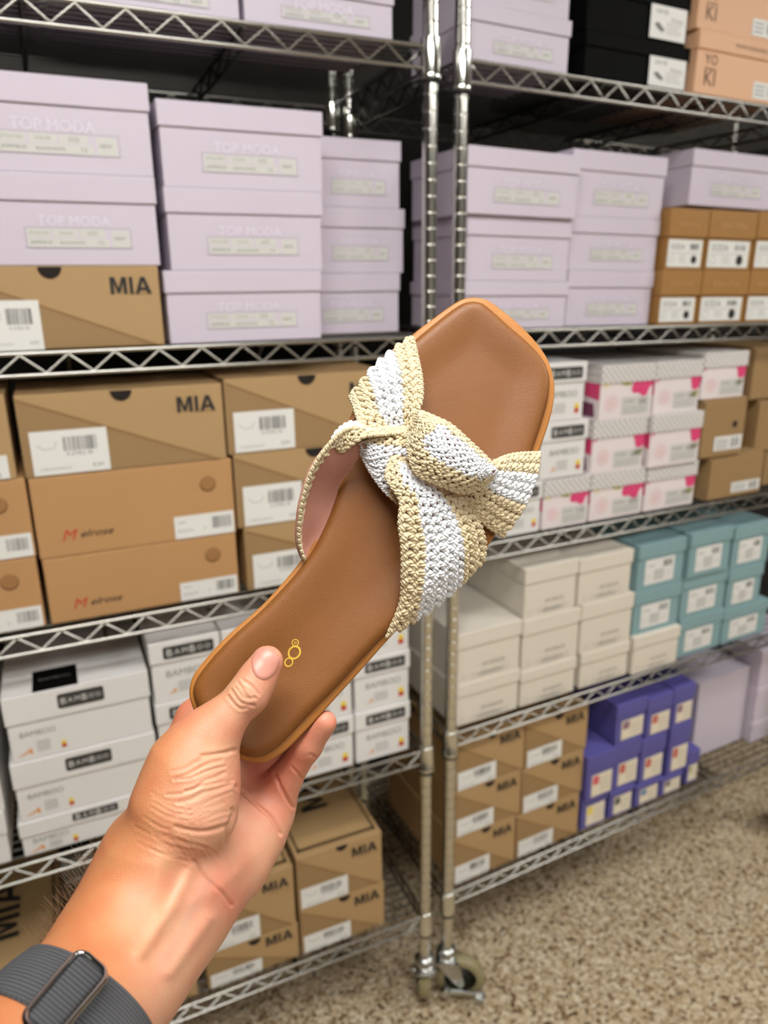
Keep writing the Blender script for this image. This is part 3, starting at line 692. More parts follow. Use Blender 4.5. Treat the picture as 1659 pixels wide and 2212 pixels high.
def catmull(P, n, closed=False):
    P = np.array(P, float); m = len(P); out = []
    seg = m if closed else m - 1
    for i in range(seg):
        p1, p2 = P[i], P[(i + 1) % m]
        p0 = P[i - 1] if (closed or i > 0) else 2 * p1 - p2
        p3 = P[(i + 2) % m] if (closed or i + 2 < m) else 2 * p2 - p1
        for k in range(12):
            t = k / 12; out.append(.5 * (2 * p1 + (p2 - p0) * t + (2 * p0 - 5 * p1 + 4 * p2 - p3) * t * t + (3 * p1 - p0 - 3 * p2 + p3) * t ** 3))
    out.append(P[0] if closed else P[-1]); out = np.array(out)
    d = np.r_[0, np.cumsum(np.linalg.norm(np.diff(out, axis=0), axis=1))]; q = np.linspace(0, d[-1], n + 1)
    r = np.stack([np.interp(q, d, out[:, k]) for k in range(out.shape[1])], 1)
    return r[:-1] if closed else r
def z3(x, y): return (600 + x * .38577, 620 + y * .38577)
# outlines, heel -> left side -> toe and heel -> right side -> toe
sole_L = [(452, 1592), (428, 1553), (414, 1524), (408, 1496), (415, 1464), (433, 1437), (464, 1401), (500, 1365), (573, 1300), (650, 1210), (690, 1140), (722, 1050), (743, 960), (754, 905), (795, 830), (845, 768), (891, 722), (935, 688), (978, 657), (1000, 645), (1020, 641)]
sole_R = [(452, 1592), (480, 1622), (510, 1638), (540, 1647), (568, 1649), (592, 1639), (622, 1618), (656, 1584), (702, 1534), (780, 1448), (846, 1374), (910, 1312), (990, 1245), (1050, 1185), (1098, 1110), (1140, 1035), (1168, 967), (1190, 900), (1199, 850), (1196, 810), (1181, 770), (1152, 730), (1112, 691), (1062, 652), (1040, 643), (1020, 641)]
pad_L = [(462, 1588), (437, 1549), (422, 1517), (417, 1493), (423, 1470), (440, 1444), (470, 1408), (506, 1371), (580, 1303), (656, 1217), (698, 1142), (730, 1052), (751, 965), (763, 910), (803, 836), (852, 775), (896, 735), (947, 693), (986, 664), (1005, 655), (1020, 653)]
pad_R = [(462, 1588), (486, 1612), (508, 1624), (544, 1636), (568, 1634), (592, 1620), (621, 1594), (669, 1543), (729, 1483), (780, 1427), (838, 1366), (902, 1302), (980, 1236), (1038, 1180), (1085, 1105), (1128, 1030), (1158, 950), (1180, 878), (1187, 834), (1183, 805), (1168, 774), (1140, 743), (1101, 709), (1063, 675), (1040, 657), (1020, 653)]
def outline(L, R, n=120):
    l = catmull([on_sole(*p)[:2] for p in L], n); r = catmull([on_sole(*p)[:2] for p in R], n); return l, r
def edge_dist(P, poly):
    A = poly; B = np.roll(poly, -1, 0); d = B - A; L2 = (d ** 2).sum(1); best = np.full(len(P), 9.0)
    for a, dd, l2 in zip(A, d, L2):
        if l2 < 1e-14: continue
        t = np.clip(((P - a) @ dd) / l2, 0, 1); best = np.minimum(best, np.linalg.norm(P - a - t[:, None] * dd, axis=1))
    return best
def leather(name, c0, c1, rough):
    m = bpy.data.materials.new(name); m.use_nodes = True; nt = m.node_tree; b = nt.nodes['Principled BSDF']
    tc = nt.nodes.new('ShaderNodeTexCoord'); n = nt.nodes.new('ShaderNodeTexNoise'); n.inputs['Scale'].default_value = 25; n.inputs['Detail'].default_value = 6
    nt.links.new(tc.outputs['Object'], n.inputs['Vector']); mx = nt.nodes.new('ShaderNodeMix'); mx.data_type = 'RGBA'
    mx.inputs[6].default_value = c0; mx.inputs[7].default_value = c1; nt.links.new(n.outputs['Fac'], mx.inputs[0]); nt.links.new(mx.outputs[2], b.inputs['Base Color'])
    v = nt.nodes.new('ShaderNodeTexVoronoi'); v.inputs['Scale'].default_value = 2000; v.feature = 'F1'
    n3 = nt.nodes.new('ShaderNodeTexNoise'); n3.inputs['Scale'].default_value = 1300; n3.inputs['Detail'].default_value = 3
    nt.links.new(tc.outputs['Object'], v.inputs['Vector']); nt.links.new(tc.outputs['Object'], n3.inputs['Vector'])
    ad = nt.nodes.new('ShaderNodeMath'); ad.operation = 'ADD'; nt.links.new(v.outputs['Distance'], ad.inputs[0]); nt.links.new(n3.outputs['Fac'], ad.inputs[1])
    bp = nt.nodes.new('ShaderNodeBump'); bp.inputs['Strength'].default_value = .5; bp.inputs['Distance'].default_value = .0002
    nt.links.new(ad.outputs[0], bp.inputs['Height']); nt.links.new(bp.outputs[0], b.inputs['Normal'])
    b.inputs['Roughness'].default_value = rough; b.inputs['Specular IOR Level'].default_value = .35
    return m
insole_m = leather('brown_leather', srgb(116, 71, 30), srgb(134, 84, 38), .42)
welt_m = leather('orange_tan_edge', srgb(166, 108, 48), srgb(178, 118, 56), .4)
# footbed pad
l, r = outline(pad_L, pad_R, 150)
poly = np.vstack([l, r[::-1][1:-1]])
NT = 44; vs = []
for i in range(1, 150):
    for j in range(NT + 1):
        t = (1 - math.cos(math.pi * j / NT)) / 2 * .6 + .4 * j / NT; vs.append(l[i] * (1 - t) + r[i] * t)
vs = [l[0]] + vs + [l[-1]]; vs = np.array(vs)
d = edge_dist(vs, poly)
k = np.clip(d / .0060, 0, 1); hh = .0055 * np.sqrt(np.clip(1 - (1 - k) ** 2, 0, 1))
q = np.clip((d - .006) / .020, 0, 1); hh -= .0022 * q * q * (3 - 2 * q)
thumb = on_sole(588, 1440)[:2]; hh -= .0012 * np.exp(-((vs - thumb) ** 2).sum(1) / (2 * .010 ** 2))
PADH = lambda dd: .0045
s = MB(); n1 = NT + 1; fs = []
for i in range(148):
    for j in range(NT): a = 1 + i * n1 + j; fs.append((a, a + 1, a + n1 + 1, a + n1))
for j in range(NT): fs.append((0, 1 + j + 1, 1 + j)); a = 1 + 148 * n1 + j; fs.append((a, a + 1, len(vs) - 1))
s.add([(a[0], a[1], b_) for a, b_ in zip(vs, hh)], fs, insole_m, True)
insole = s.build('insole', sandal); insole['label'] = 'grained brown leather footbed'
def flip_to(o, sgn=1):
    me = o.data; n = np.zeros(len(me.polygons) * 3); me.polygons.foreach_get('normal', n)
    if n.reshape(-1, 3)[:, 2].mean() * sgn < 0: me.flip_normals()
flip_to(insole)
# sole slab
l, r = outline(sole_L, sole_R, 150); poly = np.vstack([l, r[::-1][1:-1]]); cen = poly.mean(0)
nrm = np.roll(poly, -1, 0) - np.roll(poly, 1, 0); nrm = np.stack([nrm[:, 1], -nrm[:, 0]], 1); nrm /= np.linalg.norm(nrm, axis=1)[:, None]
area = (poly[:, 0] * np.roll(poly[:, 1], -1) - np.roll(poly[:, 0], -1) * poly[:, 1]).sum()
if area < 0: nrm = -nrm
s = MB(); N = len(poly); vs = []
prof = [(-.0060, .0002), (-.0012, .0004), (-.0004, -.0002), (0, -.0012), (0, -.0042), (-.0006, -.0048), (-.0006, -.0085), (-.0016, -.0095), (-.006, -.0096)]
for off, z in prof:
    for p, n in zip(poly, nrm): vs.append((p[0] + n[0] * off, p[1] + n[1] * off, z))
fs = [(i * N + k, i * N + (k + 1) % N, (i + 1) * N + (k + 1) % N, (i + 1) * N + k) for i in range(len(prof) - 1) for k in range(N)]
s.add(vs, fs, welt_m, True); nb = (len(prof) - 1) * N
s.add([vs[nb + k] for k in range(N)], [tuple(range(N))], mat('rubber_outsole', srgb(120, 80, 40), .7)); s.add(vs[:N], [tuple(range(N))], welt_m)
osl = s.build('outsole', sandal); osl['label'] = 'orange-tan stitched sole edge'
# gold stamp near the heel
gold = mat('gold_foil', srgb(240, 200, 80), .3, .5)
s = MB()
for (cx, cy, r0, wv, el) in ((638, 1388, .0014, .0005, 1.0), (636, 1409, .0024, .0009, 1.15), (638, 1388, .0004, .0003, 1), (624, 1430, .0016, .0007, 1.1)):
    c = on_sole(cx, cy); n = 26; vv = []
    for kk in range(n):
        a = 2 * math.pi * kk / n
        for rr in (r0, r0 + wv): vv.append((c[0] + rr * math.cos(a) * el, c[1] + rr * math.sin(a), .0030))
    s.add(vv, [(2 * kk, 2 * kk + 1, (2 * kk + 3) % (2 * n), (2 * kk + 2) % (2 * n)) for kk in range(n)], gold)
gs = s.build('gold_stamp', sandal)
# seat the stamp on the pad surface
from mathutils.bvhtree import BVHTree
_bt = BVHTree.FromPolygons([v.co for v in insole.data.vertices], [tuple(p.vertices) for p in insole.data.polygons])
for v in gs.data.vertices:
    h = _bt.ray_cast(Vector((v.co.x, v.co.y, .05)), Vector((0, 0, -1)))[0]
    if h: v.co.z = h.z + .00012

# ---- crochet straps
def yarn(name, col, dark):
    m = bpy.data.materials.new(name); m.use_nodes = True; nt = m.node_tree; b = nt.nodes['Principled BSDF']
    uv = nt.nodes.new('ShaderNodeUVMap'); sx = nt.nodes.new('ShaderNodeSeparateXYZ'); nt.links.new(uv.outputs[0], sx.inputs[0])
    a = nt.nodes.new('ShaderNodeMath'); a.operation = 'MULTIPLY_ADD'; a.inputs[1].default_value = 2.0; nt.links.new(sx.outputs[0], a.inputs[0]); nt.links.new(sx.outputs[1], a.inputs[2])
    w_ = nt.nodes.new('ShaderNodeMath'); w_.operation = 'MULTIPLY'; w_.inputs[1].default_value = 12.566; nt.links.new(a.outputs[0], w_.inputs[0])
    sn = nt.nodes.new('ShaderNodeMath'); sn.operation = 'SINE'; nt.links.new(w_.outputs[0], sn.inputs[0])
    bp = nt.nodes.new('ShaderNodeBump'); bp.inputs['Strength'].default_value = .55; bp.inputs['Distance'].default_value = .0004
    nt.links.new(sn.outputs[0], bp.inputs['Height']); nt.links.new(bp.outputs[0], b.inputs['Normal'])
    n = nt.nodes.new('ShaderNodeTexNoise'); n.inputs['Scale'].default_value = 400
    tc = nt.nodes.new('ShaderNodeTexCoord'); nt.links.new(tc.outputs['Object'], n.inputs['Vector'])
    mx = nt.nodes.new('ShaderNodeMix'); mx.data_type = 'RGBA'; mx.inputs[6].default_value = dark; mx.inputs[7].default_value = col
    nt.links.new(n.outputs['Fac'], mx.inputs[0]); nt.links.new(mx.outputs[2], b.inputs['Base Color'])
    b.inputs['Roughness'].default_value = .8; b.inputs['Sheen Weight'].default_value = .2; return m
YW = yarn('white_yarn', srgb(240, 242, 245), srgb(222, 226, 232)); YC = yarn('cream_yarn', srgb(226, 209, 172), srgb(206, 187, 147))
lining_m = mat('pink_lining', srgb(190, 134, 118), .75, bump=(500, .3), vary=(60, .06))

class Yarn:
    def __init__(s): s.v = []; s.f = []; s.uv = []; s.n = 0
    def blob(s, c, d, n, L, r, flat=.75, bend=0.0):
        """a plump strand of yarn: centre c, direction d, normal n"""
        d = d / np.linalg.norm(d); n = n - d * (n @ d); n /= np.linalg.norm(n); b = np.cross(d, n)
        R_, S_ = 9, 8; ang = np.linspace(0, 2 * np.pi, S_, endpoint=False)
        for i in range(R_):
            t = -1 + 2 * i / (R_ - 1); rr = r * (max(1 - t * t, 0) ** .38) + r * .05
            cc = c + d * (t * L / 2) + n * (-.35 * r * t * t) + b * bend * (1 - t * t)
            s.v.append(cc + np.outer(np.cos(ang) * rr, b) + np.outer(np.sin(ang) * rr * flat, n))
        for i in range(R_ - 1):
            for k in range(S_):
                s.f.append((s.n + i * S_ + k, s.n + i * S_ + (k + 1) % S_, s.n + (i + 1) * S_ + (k + 1) % S_, s.n + (i + 1) * S_ + k))
                u0, u1 = i / (R_ - 1), (i + 1) / (R_ - 1); s.uv += [u0, k / S_, u0, (k + 1) / S_, u1, (k + 1) / S_, u1, k / S_]
        s.n += R_ * S_
    def build(s, name, parent, m):
        if not s.n: return None
        me = bpy.data.meshes.new(name); me.from_pydata(np.vstack(s.v).tolist(), [], s.f); me.materials.append(m)
        u = me.uv_layers.new(name='UVMap'); u.data.foreach_set('uv', s.uv); me.polygons.foreach_set('use_smooth', [True] * len(s.f)); me.update()
        o = bpy.data.objects.new(name, me); COL.objects.link(o); o.parent = parent; return o

def strap(label, secs, ncol, cream, bulge=.004, pitch=.0047, face=1, thick=.0016, cols=None, lin=True, tuck=0):
    """secs: list of (edge1 (zx,zy,h), edge2, optional middle) in the order the stitch columns run"""
    def P(e): return on_sole(*z3(e[0], e[1]), e[2])
    E1 = np.array([P(s_[0]) for s_ in secs]); E2 = np.array([P(s_[1]) for s_ in secs])
    Mi = np.array([P(s_[2]) if len(s_) > 2 else (P(s_[0]) + P(s_[1])) / 2 + _f([0, 0, bulge]) for s_ in secs])
    NU = 60; e1 = catmull(E1, NU); e2 = catmull(E2, NU); mi = catmull(Mi, NU)
    def S(u, v):
        x = np.clip(u, 0, 1) * NU; i = np.minimum(x.astype(int), NU - 1); f = (x - i)[..., None]
        a = e1[i] * (1 - f) + e1[i + 1] * f; b = e2[i] * (1 - f) + e2[i + 1] * f; m = mi[i] * (1 - f) + mi[i + 1] * f
        v = v[..., None]; return a * (1 - v) * (1 - 2 * v) + m * 4 * v * (1 - v) + b * v * (2 * v - 1)
    def fr(u, v):
        u = np.array([u]); v = np.array([v]); e = 1e-3
        p = S(u, v)[0]; du = (S(np.minimum(u + e, 1), v) - S(np.maximum(u - e, 0), v))[0]; dv = (S(u, v + e) - S(u, v - e))[0]
        n = np.cross(du, dv); n /= np.linalg.norm(n) + 1e-12
        if n[2] < 0: n = -n
        return p, du / (np.linalg.norm(du) + 1e-12), dv / (np.linalg.norm(dv) + 1e-12), n, np.linalg.norm(dv) / (2 * e)
    # base cloth
    NV = 16; uu, vv = np.meshgrid(np.linspace(0, 1, NU + 1), np.linspace(0, 1, NV + 1), indexing='ij'); G = S(uu, vv)
    gu = np.gradient(G, axis=0); gv = np.gradient(G, axis=1); nn = np.cross(gu, gv); nn /= np.linalg.norm(nn, axis=2)[..., None] + 1e-12
    if nn[..., 2].mean() < 0: nn = -nn
    top = G - nn * .0010 * face; bot = G - nn * (.0010 + thick) * face
    ms = MB(); V = [tuple(p) for p in top.reshape(-1, 3)] + [tuple(p) for p in bot.reshape(-1, 3)]; n1 = NV + 1; off = (NU + 1) * n1; fs = []
    for i in range(NU):
        for j in range(NV):
            a = i * n1 + j; fs.append((a, a + 1, a + n1 + 1, a + n1)); fs.append((off + a, off + a + n1, off + a + n1 + 1, off + a + 1))
    for i in range(NU):
        for j in (0, NV): a = i * n1 + j; fs.append((a, a + n1, off + a + n1, off + a))
    for j in range(NV):
        for i in (0, NU): a = i * n1 + j; fs.append((a, a + 1, off + a + 1, off + a))
    ms.add(V, fs, lining_m, True); base = ms.build('strap', sandal); base['label'] = label
    yw, yc = Yarn(), Yarn()
    for c in (cols if cols is not None else range(ncol)):
        v = (c + .5) / ncol
        # walk along the column
        us = np.linspace(0, 1, 200); pts = S(us, np.full(200, v)); dd = np.r_[0, np.cumsum(np.linalg.norm(np.diff(pts, axis=0), axis=1))]
        n = max(2, int(round(dd[-1] / pitch)))
        for k in range(n):
            u = float(np.interp((k + .5) / n * dd[-1], dd, us)); p, t, b, nr, wid = fr(u, v); nr = nr * face
            cw = wid / ncol; y = yc if cream(u, v) else yw; sp = dd[-1] / n
            if cw < .0012: continue
            for sg in (-1, 1):
                th = math.radians(34 + rng.normal(0, 5)); d_ = t * math.cos(th) + b * math.sin(th) * sg
                cc = p + b * sg * cw * .24 + nr * (.0001 + rng.normal(0, .00015)) + t * rng.normal(0, .0002)
                y.blob(cc, d_, nr, sp * 1.55, min(cw * .31, .0017) * (1 + rng.normal(0, .05)), .8, .0003 * sg)
            # short bar of yarn tying neighbouring columns
            if c < ncol - 1 and rng.random() < .75: (yc if cream(u, v) else yw).blob(p + b * cw * .5 + t * sp * .35 - nr * .0003, b + t * .5, nr, cw * .75, .0010)
    for v, sg in ((0.0, -1), (1.0, 1))[:1 if cols is not None else 2]:       # chained rim
        us = np.linspace(0, 1, 200); pts = S(us, np.full(200, v)); dd = np.r_[0, np.cumsum(np.linalg.norm(np.diff(pts, axis=0), axis=1))]
        n = max(2, int(round(dd[-1] / .0032)))
        for k in range(n):
            u = float(np.interp((k + .5) / n * dd[-1], dd, us)); p, t, b, nr, wid = fr(u, v); sp = dd[-1] / n
            (yc if cream(u, v) else yw).blob(p, t + b * sg * .45 + nr * .25, nr * face, sp * 1.7, .00115, .95)
    yw.build('white_stitches', base, YW); yc.build('cream_stitches', base, YC)
    return base

strap('left front crochet strap folding into the knot', [((750, 275, .004), (402, 606, .004), (568, 405, .010)), ((778, 400, .010), (428, 660, .012), (610, 520, .017)),
      ((800, 520, .015), (446, 720, .018), (630, 620, .017)), ((798, 640, .019), (480, 778, .021), (645, 720, .017)), ((745, 772, .020), (590, 800, .020), (680, 790, .015))],
      7, lambda u, v: v < .30 or v > .72)
strap('left rear crochet strap arching open with its pink lining showing', [((150, 1530, .003), (165, 1520, .001), (160, 1525, .002)), ((118, 1420, .010), (240, 1420, .002), (170, 1425, .002)), ((125, 1270, .017), (312, 1320, .002), (200, 1300, .006)),
      ((150, 1150, .021), (330, 1200, .003), (235, 1180, .009)), ((185, 1040, .024), (350, 1120, .006), (270, 1085, .013)), ((240, 945, .026), (402, 1040, .010), (325, 1000, .017)), ((310, 860, .026), (452, 965, .015), (385, 915, .019)),
      ((390, 800, .026), (475, 930, .018), (440, 860, .021)), ((480, 800, .024), (485, 890, .020), (484, 845, .021))],
      9, lambda u, v: v < .5, face=1, cols=[0], thick=.0012)
strap('short crochet band turning over beside the knot', [((300, 870, .024), (345, 930, .020)), ((345, 800, .024), (410, 880, .024)), ((420, 760, .022), (455, 850, .026)), ((500, 790, .020), (500, 832, .026)), ((620, 790, .018), (620, 822, .024)), ((745, 785, .018), (745, 812, .022))],
      3, lambda u, v: v > .34 or u > .55, bulge=.001)
strap('inner crochet strap running under the knot', [((448, 858, .019), (462, 920, .017)), ((530, 838, .021), (520, 1030, .017)), ((630, 818, .022), (600, 1140, .018)), ((745, 800, .022), (700, 1228, .019))],
      8, lambda u, v: v < .22 or (u > .72 and v > .4), bulge=.003)
strap('wide lower crochet strap fanning down to the right side', [((640, 955, .024), (760, 1050, .020)), ((612, 1065, .027), (870, 1105, .020)), ((688, 1190, .027), (1000, 1165, .020)), ((685, 1320, .026), (1070, 1240, .017)),
      ((700, 1450, .023), (1130, 1335, .013)), ((702, 1600, .018), (1158, 1440, .007), (930, 1560, .018)), ((690, 1770, .010), (1150, 1520, .004), (915, 1690, .011)), ((612, 1960, .002), (1125, 1560, .002), (905, 1780, .003))],
      8, lambda u, v: v < .26 or v > .74, bulge=.004)
strap('right crochet strap running out of the knot to the sole edge', [((1190, 995, .024), (1030, 1150, .019)), ((1260, 958, .019), (1100, 1255, .017)), ((1345, 938, .013), (1175, 1335, .010)), ((1468, 932, .002), (1268, 1395, .002), (1415, 1165, .004))],
      8, lambda u, v: v < .24 or v > .62, bulge=.005)
strap('domed crochet band crossing over the knot', [((790, 695, .026), (738, 785, .026)), ((870, 728, .031), (733, 900, .031)), ((965, 775, .034), (775, 1035, .032)), ((1065, 862, .034), (900, 1100, .032)), ((1150, 940, .031), (1040, 1148, .029)),
      ((1205, 995, .027), (1150, 1115, .025)), ((1218, 1015, .024), (1195, 1080, .022))], 9, lambda u, v: u < .26 or v < .1 or v > .66, bulge=.006)

# ------------------------------------------------------------------ hand and forearm (one continuous surface)
def rc(P, a, b, ra, rb):
    """distance to a rounded cone from a to b"""
    ba = b - a; l2 = ba @ ba; t = np.clip(((P - a) @ ba) / l2, 0, 1)
    return np.linalg.norm(P - a - t[..., None] * ba, axis=-1) - (ra + (rb - ra) * t)
def smin(a, b, k):
    h = np.clip(.5 + .5 * (b - a) / k, 0, 1); return b * (1 - h) + a * h - k * h * (1 - h)
def S_(px, py, r, z): return (cpt(px, py, z), r * z / FP)
CH = {}
# (px, py, radius px, depth m)
CH['arm'] = [[(112, 2270, 170, .276), (272, 2045, 138, .325), (350, 1942, 120, .346)],
             [(50, 2380, 184, .256), (112, 2270, 170, .276)], [(-110, 2640, 205, .215), (50, 2380, 184, .256)],
             [(235, 2055, 94, .338), (303, 1912, 80, .360)], [(275, 2115, 106, .312), (395, 1950, 84, .350)]]
CH['palm'] = [[(352, 1940, 112, .350), (425, 1790, 108, .385)], [(400, 1945, 84, .352), (498, 1858, 76, .378), (548, 1792, 64, .392)],
              [(425, 1790, 105, .392), (450, 1650, 90, .412)], [(552, 1790, 58, .395), (580, 1733, 48, .402)], [(500, 1700, 60, .412), (545, 1700, 55, .412)],
              [(346, 1806, 68, .372), (395, 1640, 58, .395)]]
CH['thenar'] = [[(356, 1840, 86, .349), (398, 1745, 103, .345), (422, 1650, 86, .350)], [(422, 1650, 84, .350), (452, 1588, 52, .352)]]
CH['thumb'] = [[(440, 1600, 52, .352), (489, 1548, 43, .353)], [(489, 1548, 43, .353), (536, 1500, 42.5, .356)], [(536, 1500, 42.5, .356), (556, 1466, 38.5, .359), (577, 1430, 35.5, .3615)]]
CH['index'] = [[(395, 1640, 52, .402), (425, 1555, 44, .410)], [(425, 1555, 44, .410), (510, 1465, 34, .412)], [(510, 1465, 34, .412), (590, 1378, 29, .416)]]
CH['middle'] = [[(480, 1660, 48, .415), (540, 1560, 36, .412)], [(540, 1560, 36, .412), (640, 1450, 30, .414)], [(640, 1450, 30, .414), (700, 1385, 27, .418)]]
CH['ring'] = [[(545, 1710, 46, .412), (596, 1640, 31, .411)], [(596, 1640, 31, .411), (634, 1585, 27, .408)], [(634, 1585, 27, .408), (668, 1520, 25, .411)]]
CH['little'] = [[(590, 1745, 46, .400), (615, 1685, 35, .398)], [(615, 1685, 35, .398), (664, 1612, 30, .392)], [(664, 1612, 30, .392), (701, 1561, 27, .388)]]
def chain_pts(segs):
    out = []
    for sg in segs:
        pp = [S_(*q) for q in sg]
        for a, b in zip(pp[:-1], pp[1:]): out.append((a[0], b[0], a[1], b[1]))
    return out
SEG = {k: chain_pts(v) for k, v in CH.items()}
KIN = dict(arm=.014, palm=.012, thenar=.012, thumb=.004, index=.004, middle=.004, ring=.004, little=.004)
_plane_o = H3 - _w * .0099
def hand_sdf(P):
    g = {}
    for k, segs in SEG.items():
        d = None
        for a, b, ra, rb in segs:
            e = rc(P, a, b, ra, rb); d = e if d is None else smin(d, e, KIN[k])
        g[k] = d
    for k in ('index', 'middle', 'ring', 'little'):   # fingers lie against the underside of the sole
        pass
    body = smin(g['arm'], g['palm'], .02)
    f = np.minimum(np.minimum(g['index'], g['middle']), np.minimum(g['ring'], g['little']))
    body = smin(body, f, .007)
    th = smin(g['thenar'], g['thumb'], .008)
    # thenar melts into the wrist but folds sharply over the palm
    kk = .004 + .026 * np.clip((P[..., 1] - cpt(0, 1765, .36)[1]) / .020, 0, 1)
    px = P[..., 0] / P[..., 2] * FP + 829.5
    kk = np.maximum(kk, .004 + .030 * np.clip((430 - px) / 90, 0, 1) * np.clip((P[..., 1] - cpt(0, 1640, .36)[1]) / .03, 0, 1))
    return smin(body, th, kk)
VX = .00125
lo = _f([-.20, .045, .185]); hi = _f([-.02, .300, .445]); dims = np.ceil((hi - lo) / VX).astype(int)
ax = [lo[i] + VX * np.arange(dims[i]) for i in range(3)]
D = np.empty(dims, np.float32)
for i0 in range(0, dims[0], 16):
    g = np.stack(np.meshgrid(ax[0][i0:i0 + 16], ax[1], ax[2], indexing='ij'), -1); D[i0:i0 + 16] = hand_sdf(g)
# keep the hand out of the sole: carve the slab volume (with a hair of clearance)
_l, _r = outline(sole_L, sole_R, 60); _poly = np.vstack([_l, _r[::-1][1:-1]])
def slab_sdf(P):
    q = P - H3; u = q @ _u; v = q @ _v; w = q @ _w; sh = u.shape; pts = np.stack([u.ravel(), v.ravel()], 1)
    d = edge_dist(pts, _poly); ins = np.zeros(len(pts), bool); A = _poly; B = np.roll(_poly, -1, 0)
    for a, b in zip(A, B):
        c = (a[1] > pts[:, 1]) != (b[1] > pts[:, 1])
        if b[1] != a[1]: ins ^= c & (pts[:, 0] < (b[0] - a[0]) * (pts[:, 1] - a[1]) / (b[1] - a[1]) + a[0])
    d = np.where(ins, -d, d).reshape(sh); e = np.maximum(w - .0028, -.0099 - w)
    return np.where((d > 0) & (e > 0), np.hypot(d, e), np.maximum(d, e))
near = np.argwhere(np.abs(D) < .012)
P_ = lo + near * VX; sl = slab_sdf(P_)
D[tuple(near.T)] = np.maximum(D[tuple(near.T)], -sl + .0001)
def surface_nets(D, lo, h):
    s = D < 0; X, Y, Z = D.shape
    c = np.zeros((X - 1, Y - 1, Z - 1), np.int8)
    for dx in (0, 1):
        for dy in (0, 1):
            for dz in (0, 1): c += s[dx:X - 1 + dx, dy:Y - 1 + dy, dz:Z - 1 + dz]
    act = (c > 0) & (c < 8); idx = np.argwhere(act); ids = -np.ones(act.shape, np.int64); ids[tuple(idx.T)] = np.arange(len(idx))
    acc = np.zeros((len(idx), 3)); cnt = np.zeros(len(idx))
    C = [(a, b, cc) for a in (0, 1) for b in (0, 1) for cc in (0, 1)]
    for i in range(8):
        for j in range(i + 1, 8):
            if sum(abs(C[i][k] - C[j][k]) for k in range(3)) != 1: continue
            a = D[tuple((idx + C[i]).T)]; b = D[tuple((idx + C[j]).T)]; x = (a < 0) != (b < 0)
            t = np.where(x, a / np.where(x, a - b, 1), 0)[:, None]; acc += np.where(x[:, None], np.array(C[i]) + t * (np.array(C[j]) - C[i]), 0); cnt += x
    V = lo + (idx + acc / cnt[:, None]) * h; F = []
    for ax_ in range(3):
        o = [k for k in range(3) if k != ax_]
        a = s[tuple(slice(0, -1) if k == ax_ else slice(1, -1) for k in range(3))]; b = s[tuple(slice(1, None) if k == ax_ else slice(1, -1) for k in range(3))]
        e = np.argwhere(a != b)
        base = e.copy(); base[:, o[0]] += 1; base[:, o[1]] += 1
        inside_first = a[tuple(e.T)]
        def vid(d0, d1):
            q = base.copy(); q[:, o[0]] += d0; q[:, o[1]] += d1; return ids[tuple(q.T)]
        q = np.stack([vid(-1, -1), vid(0, -1), vid(0, 0), vid(-1, 0)], 1)
        flip = inside_first if ax_ != 1 else ~inside_first
        q[~flip] = q[~flip][:, ::-1]; F.append(q)
    return V, np.vstack(F)
V, F = surface_nets(D, lo, VX); del D
me = bpy.data.meshes.new('person'); me.from_pydata((CAM + V @ RW.T).tolist(), [], F.tolist()); me.update()
tmp = bpy.data.objects.new('tmp', me); COL.objects.link(tmp)
sm = tmp.modifiers.new('s', 'SMOOTH'); sm.factor = .5; sm.iterations = 3
ss = tmp.modifiers.new('d', 'SUBSURF'); ss.levels = 1; ss.render_levels = 1
ev = tmp.evaluated_get(bpy.context.evaluated_depsgraph_get()); me2 = bpy.data.meshes.new_from_object(ev); bpy.data.objects.remove(tmp)
n = len(me2.vertices); co = np.empty(n * 3); me2.vertices.foreach_get('co', co); co = co.reshape(-1, 3)
no = np.empty(n * 3); me2.vertices.foreach_get('normal', no); no = no.reshape(-1, 3)
q = (co - CAM) @ RW; PX = q[:, 0] / q[:, 2] * FP + 829.5; PY = q[:, 1] / q[:, 2] * FP + 1106; QZ = q[:, 2]
nc = no @ RW; facing = np.clip(-nc[:, 2] * 3, 0, 1)
if (nc[:, 2] < 0).mean() and np.mean((co - co.mean(0)) * no) < 0: me2.flip_normals(); no = -no; nc = -nc; facing = np.clip(-nc[:, 2] * 3, 0, 1)
def z2(x, y): return (250 + x * .3014, 1500 + y * .3014)
def poly_d(pts):
    best = np.full(n, 1e9); 
    for a, b in zip(pts[:-1], pts[1:]):
        a = _f(a); b = _f(b); d = b - a; t = np.clip(((PX - a[0]) * d[0] + (PY - a[1]) * d[1]) / (d @ d), 0, 1)
        best = np.minimum(best, np.hypot(PX - a[0] - t * d[0], PY - a[1] - t * d[1]))
    return best
disp = np.zeros(n)
def crease(pts, width, depth, lip=.14):
    d = poly_d(catmull(pts, 24)); disp[:] -= depth * np.exp(-(d / width) ** 2) * facing; disp[:] += depth * lip * np.exp(-((d - 2.2 * width) / width) ** 2) * facing
# palm creases and wrist folds
crease([z2(870, 660), z2(1000, 780), z2(1110, 880), z2(1180, 1000)], 4, .0012)
crease([z2(1140, 575), z2(1200, 700), z2(1270, 810)], 3.5, .0011)
crease([z2(840, 830), z2(850, 850), z2(810, 960), z2(790, 1060)], 5, .0010)
crease([z2(560, 1190), z2(640, 1310), z2(760, 1420), z2(830, 1510)], 4, .0008)
crease([z2(1260, 520), z2(1340, 610)], 3, .0005); crease([z2(1390, 430), z2(1450, 460)], 3, .0004)
crease([z2(855, 400), z2(760, 420), z2(620, 440)], 4, .0007)
crease([z2(800, 940), z2(680, 975), z2(560, 980), z2(430, 950)], 5, .0007)
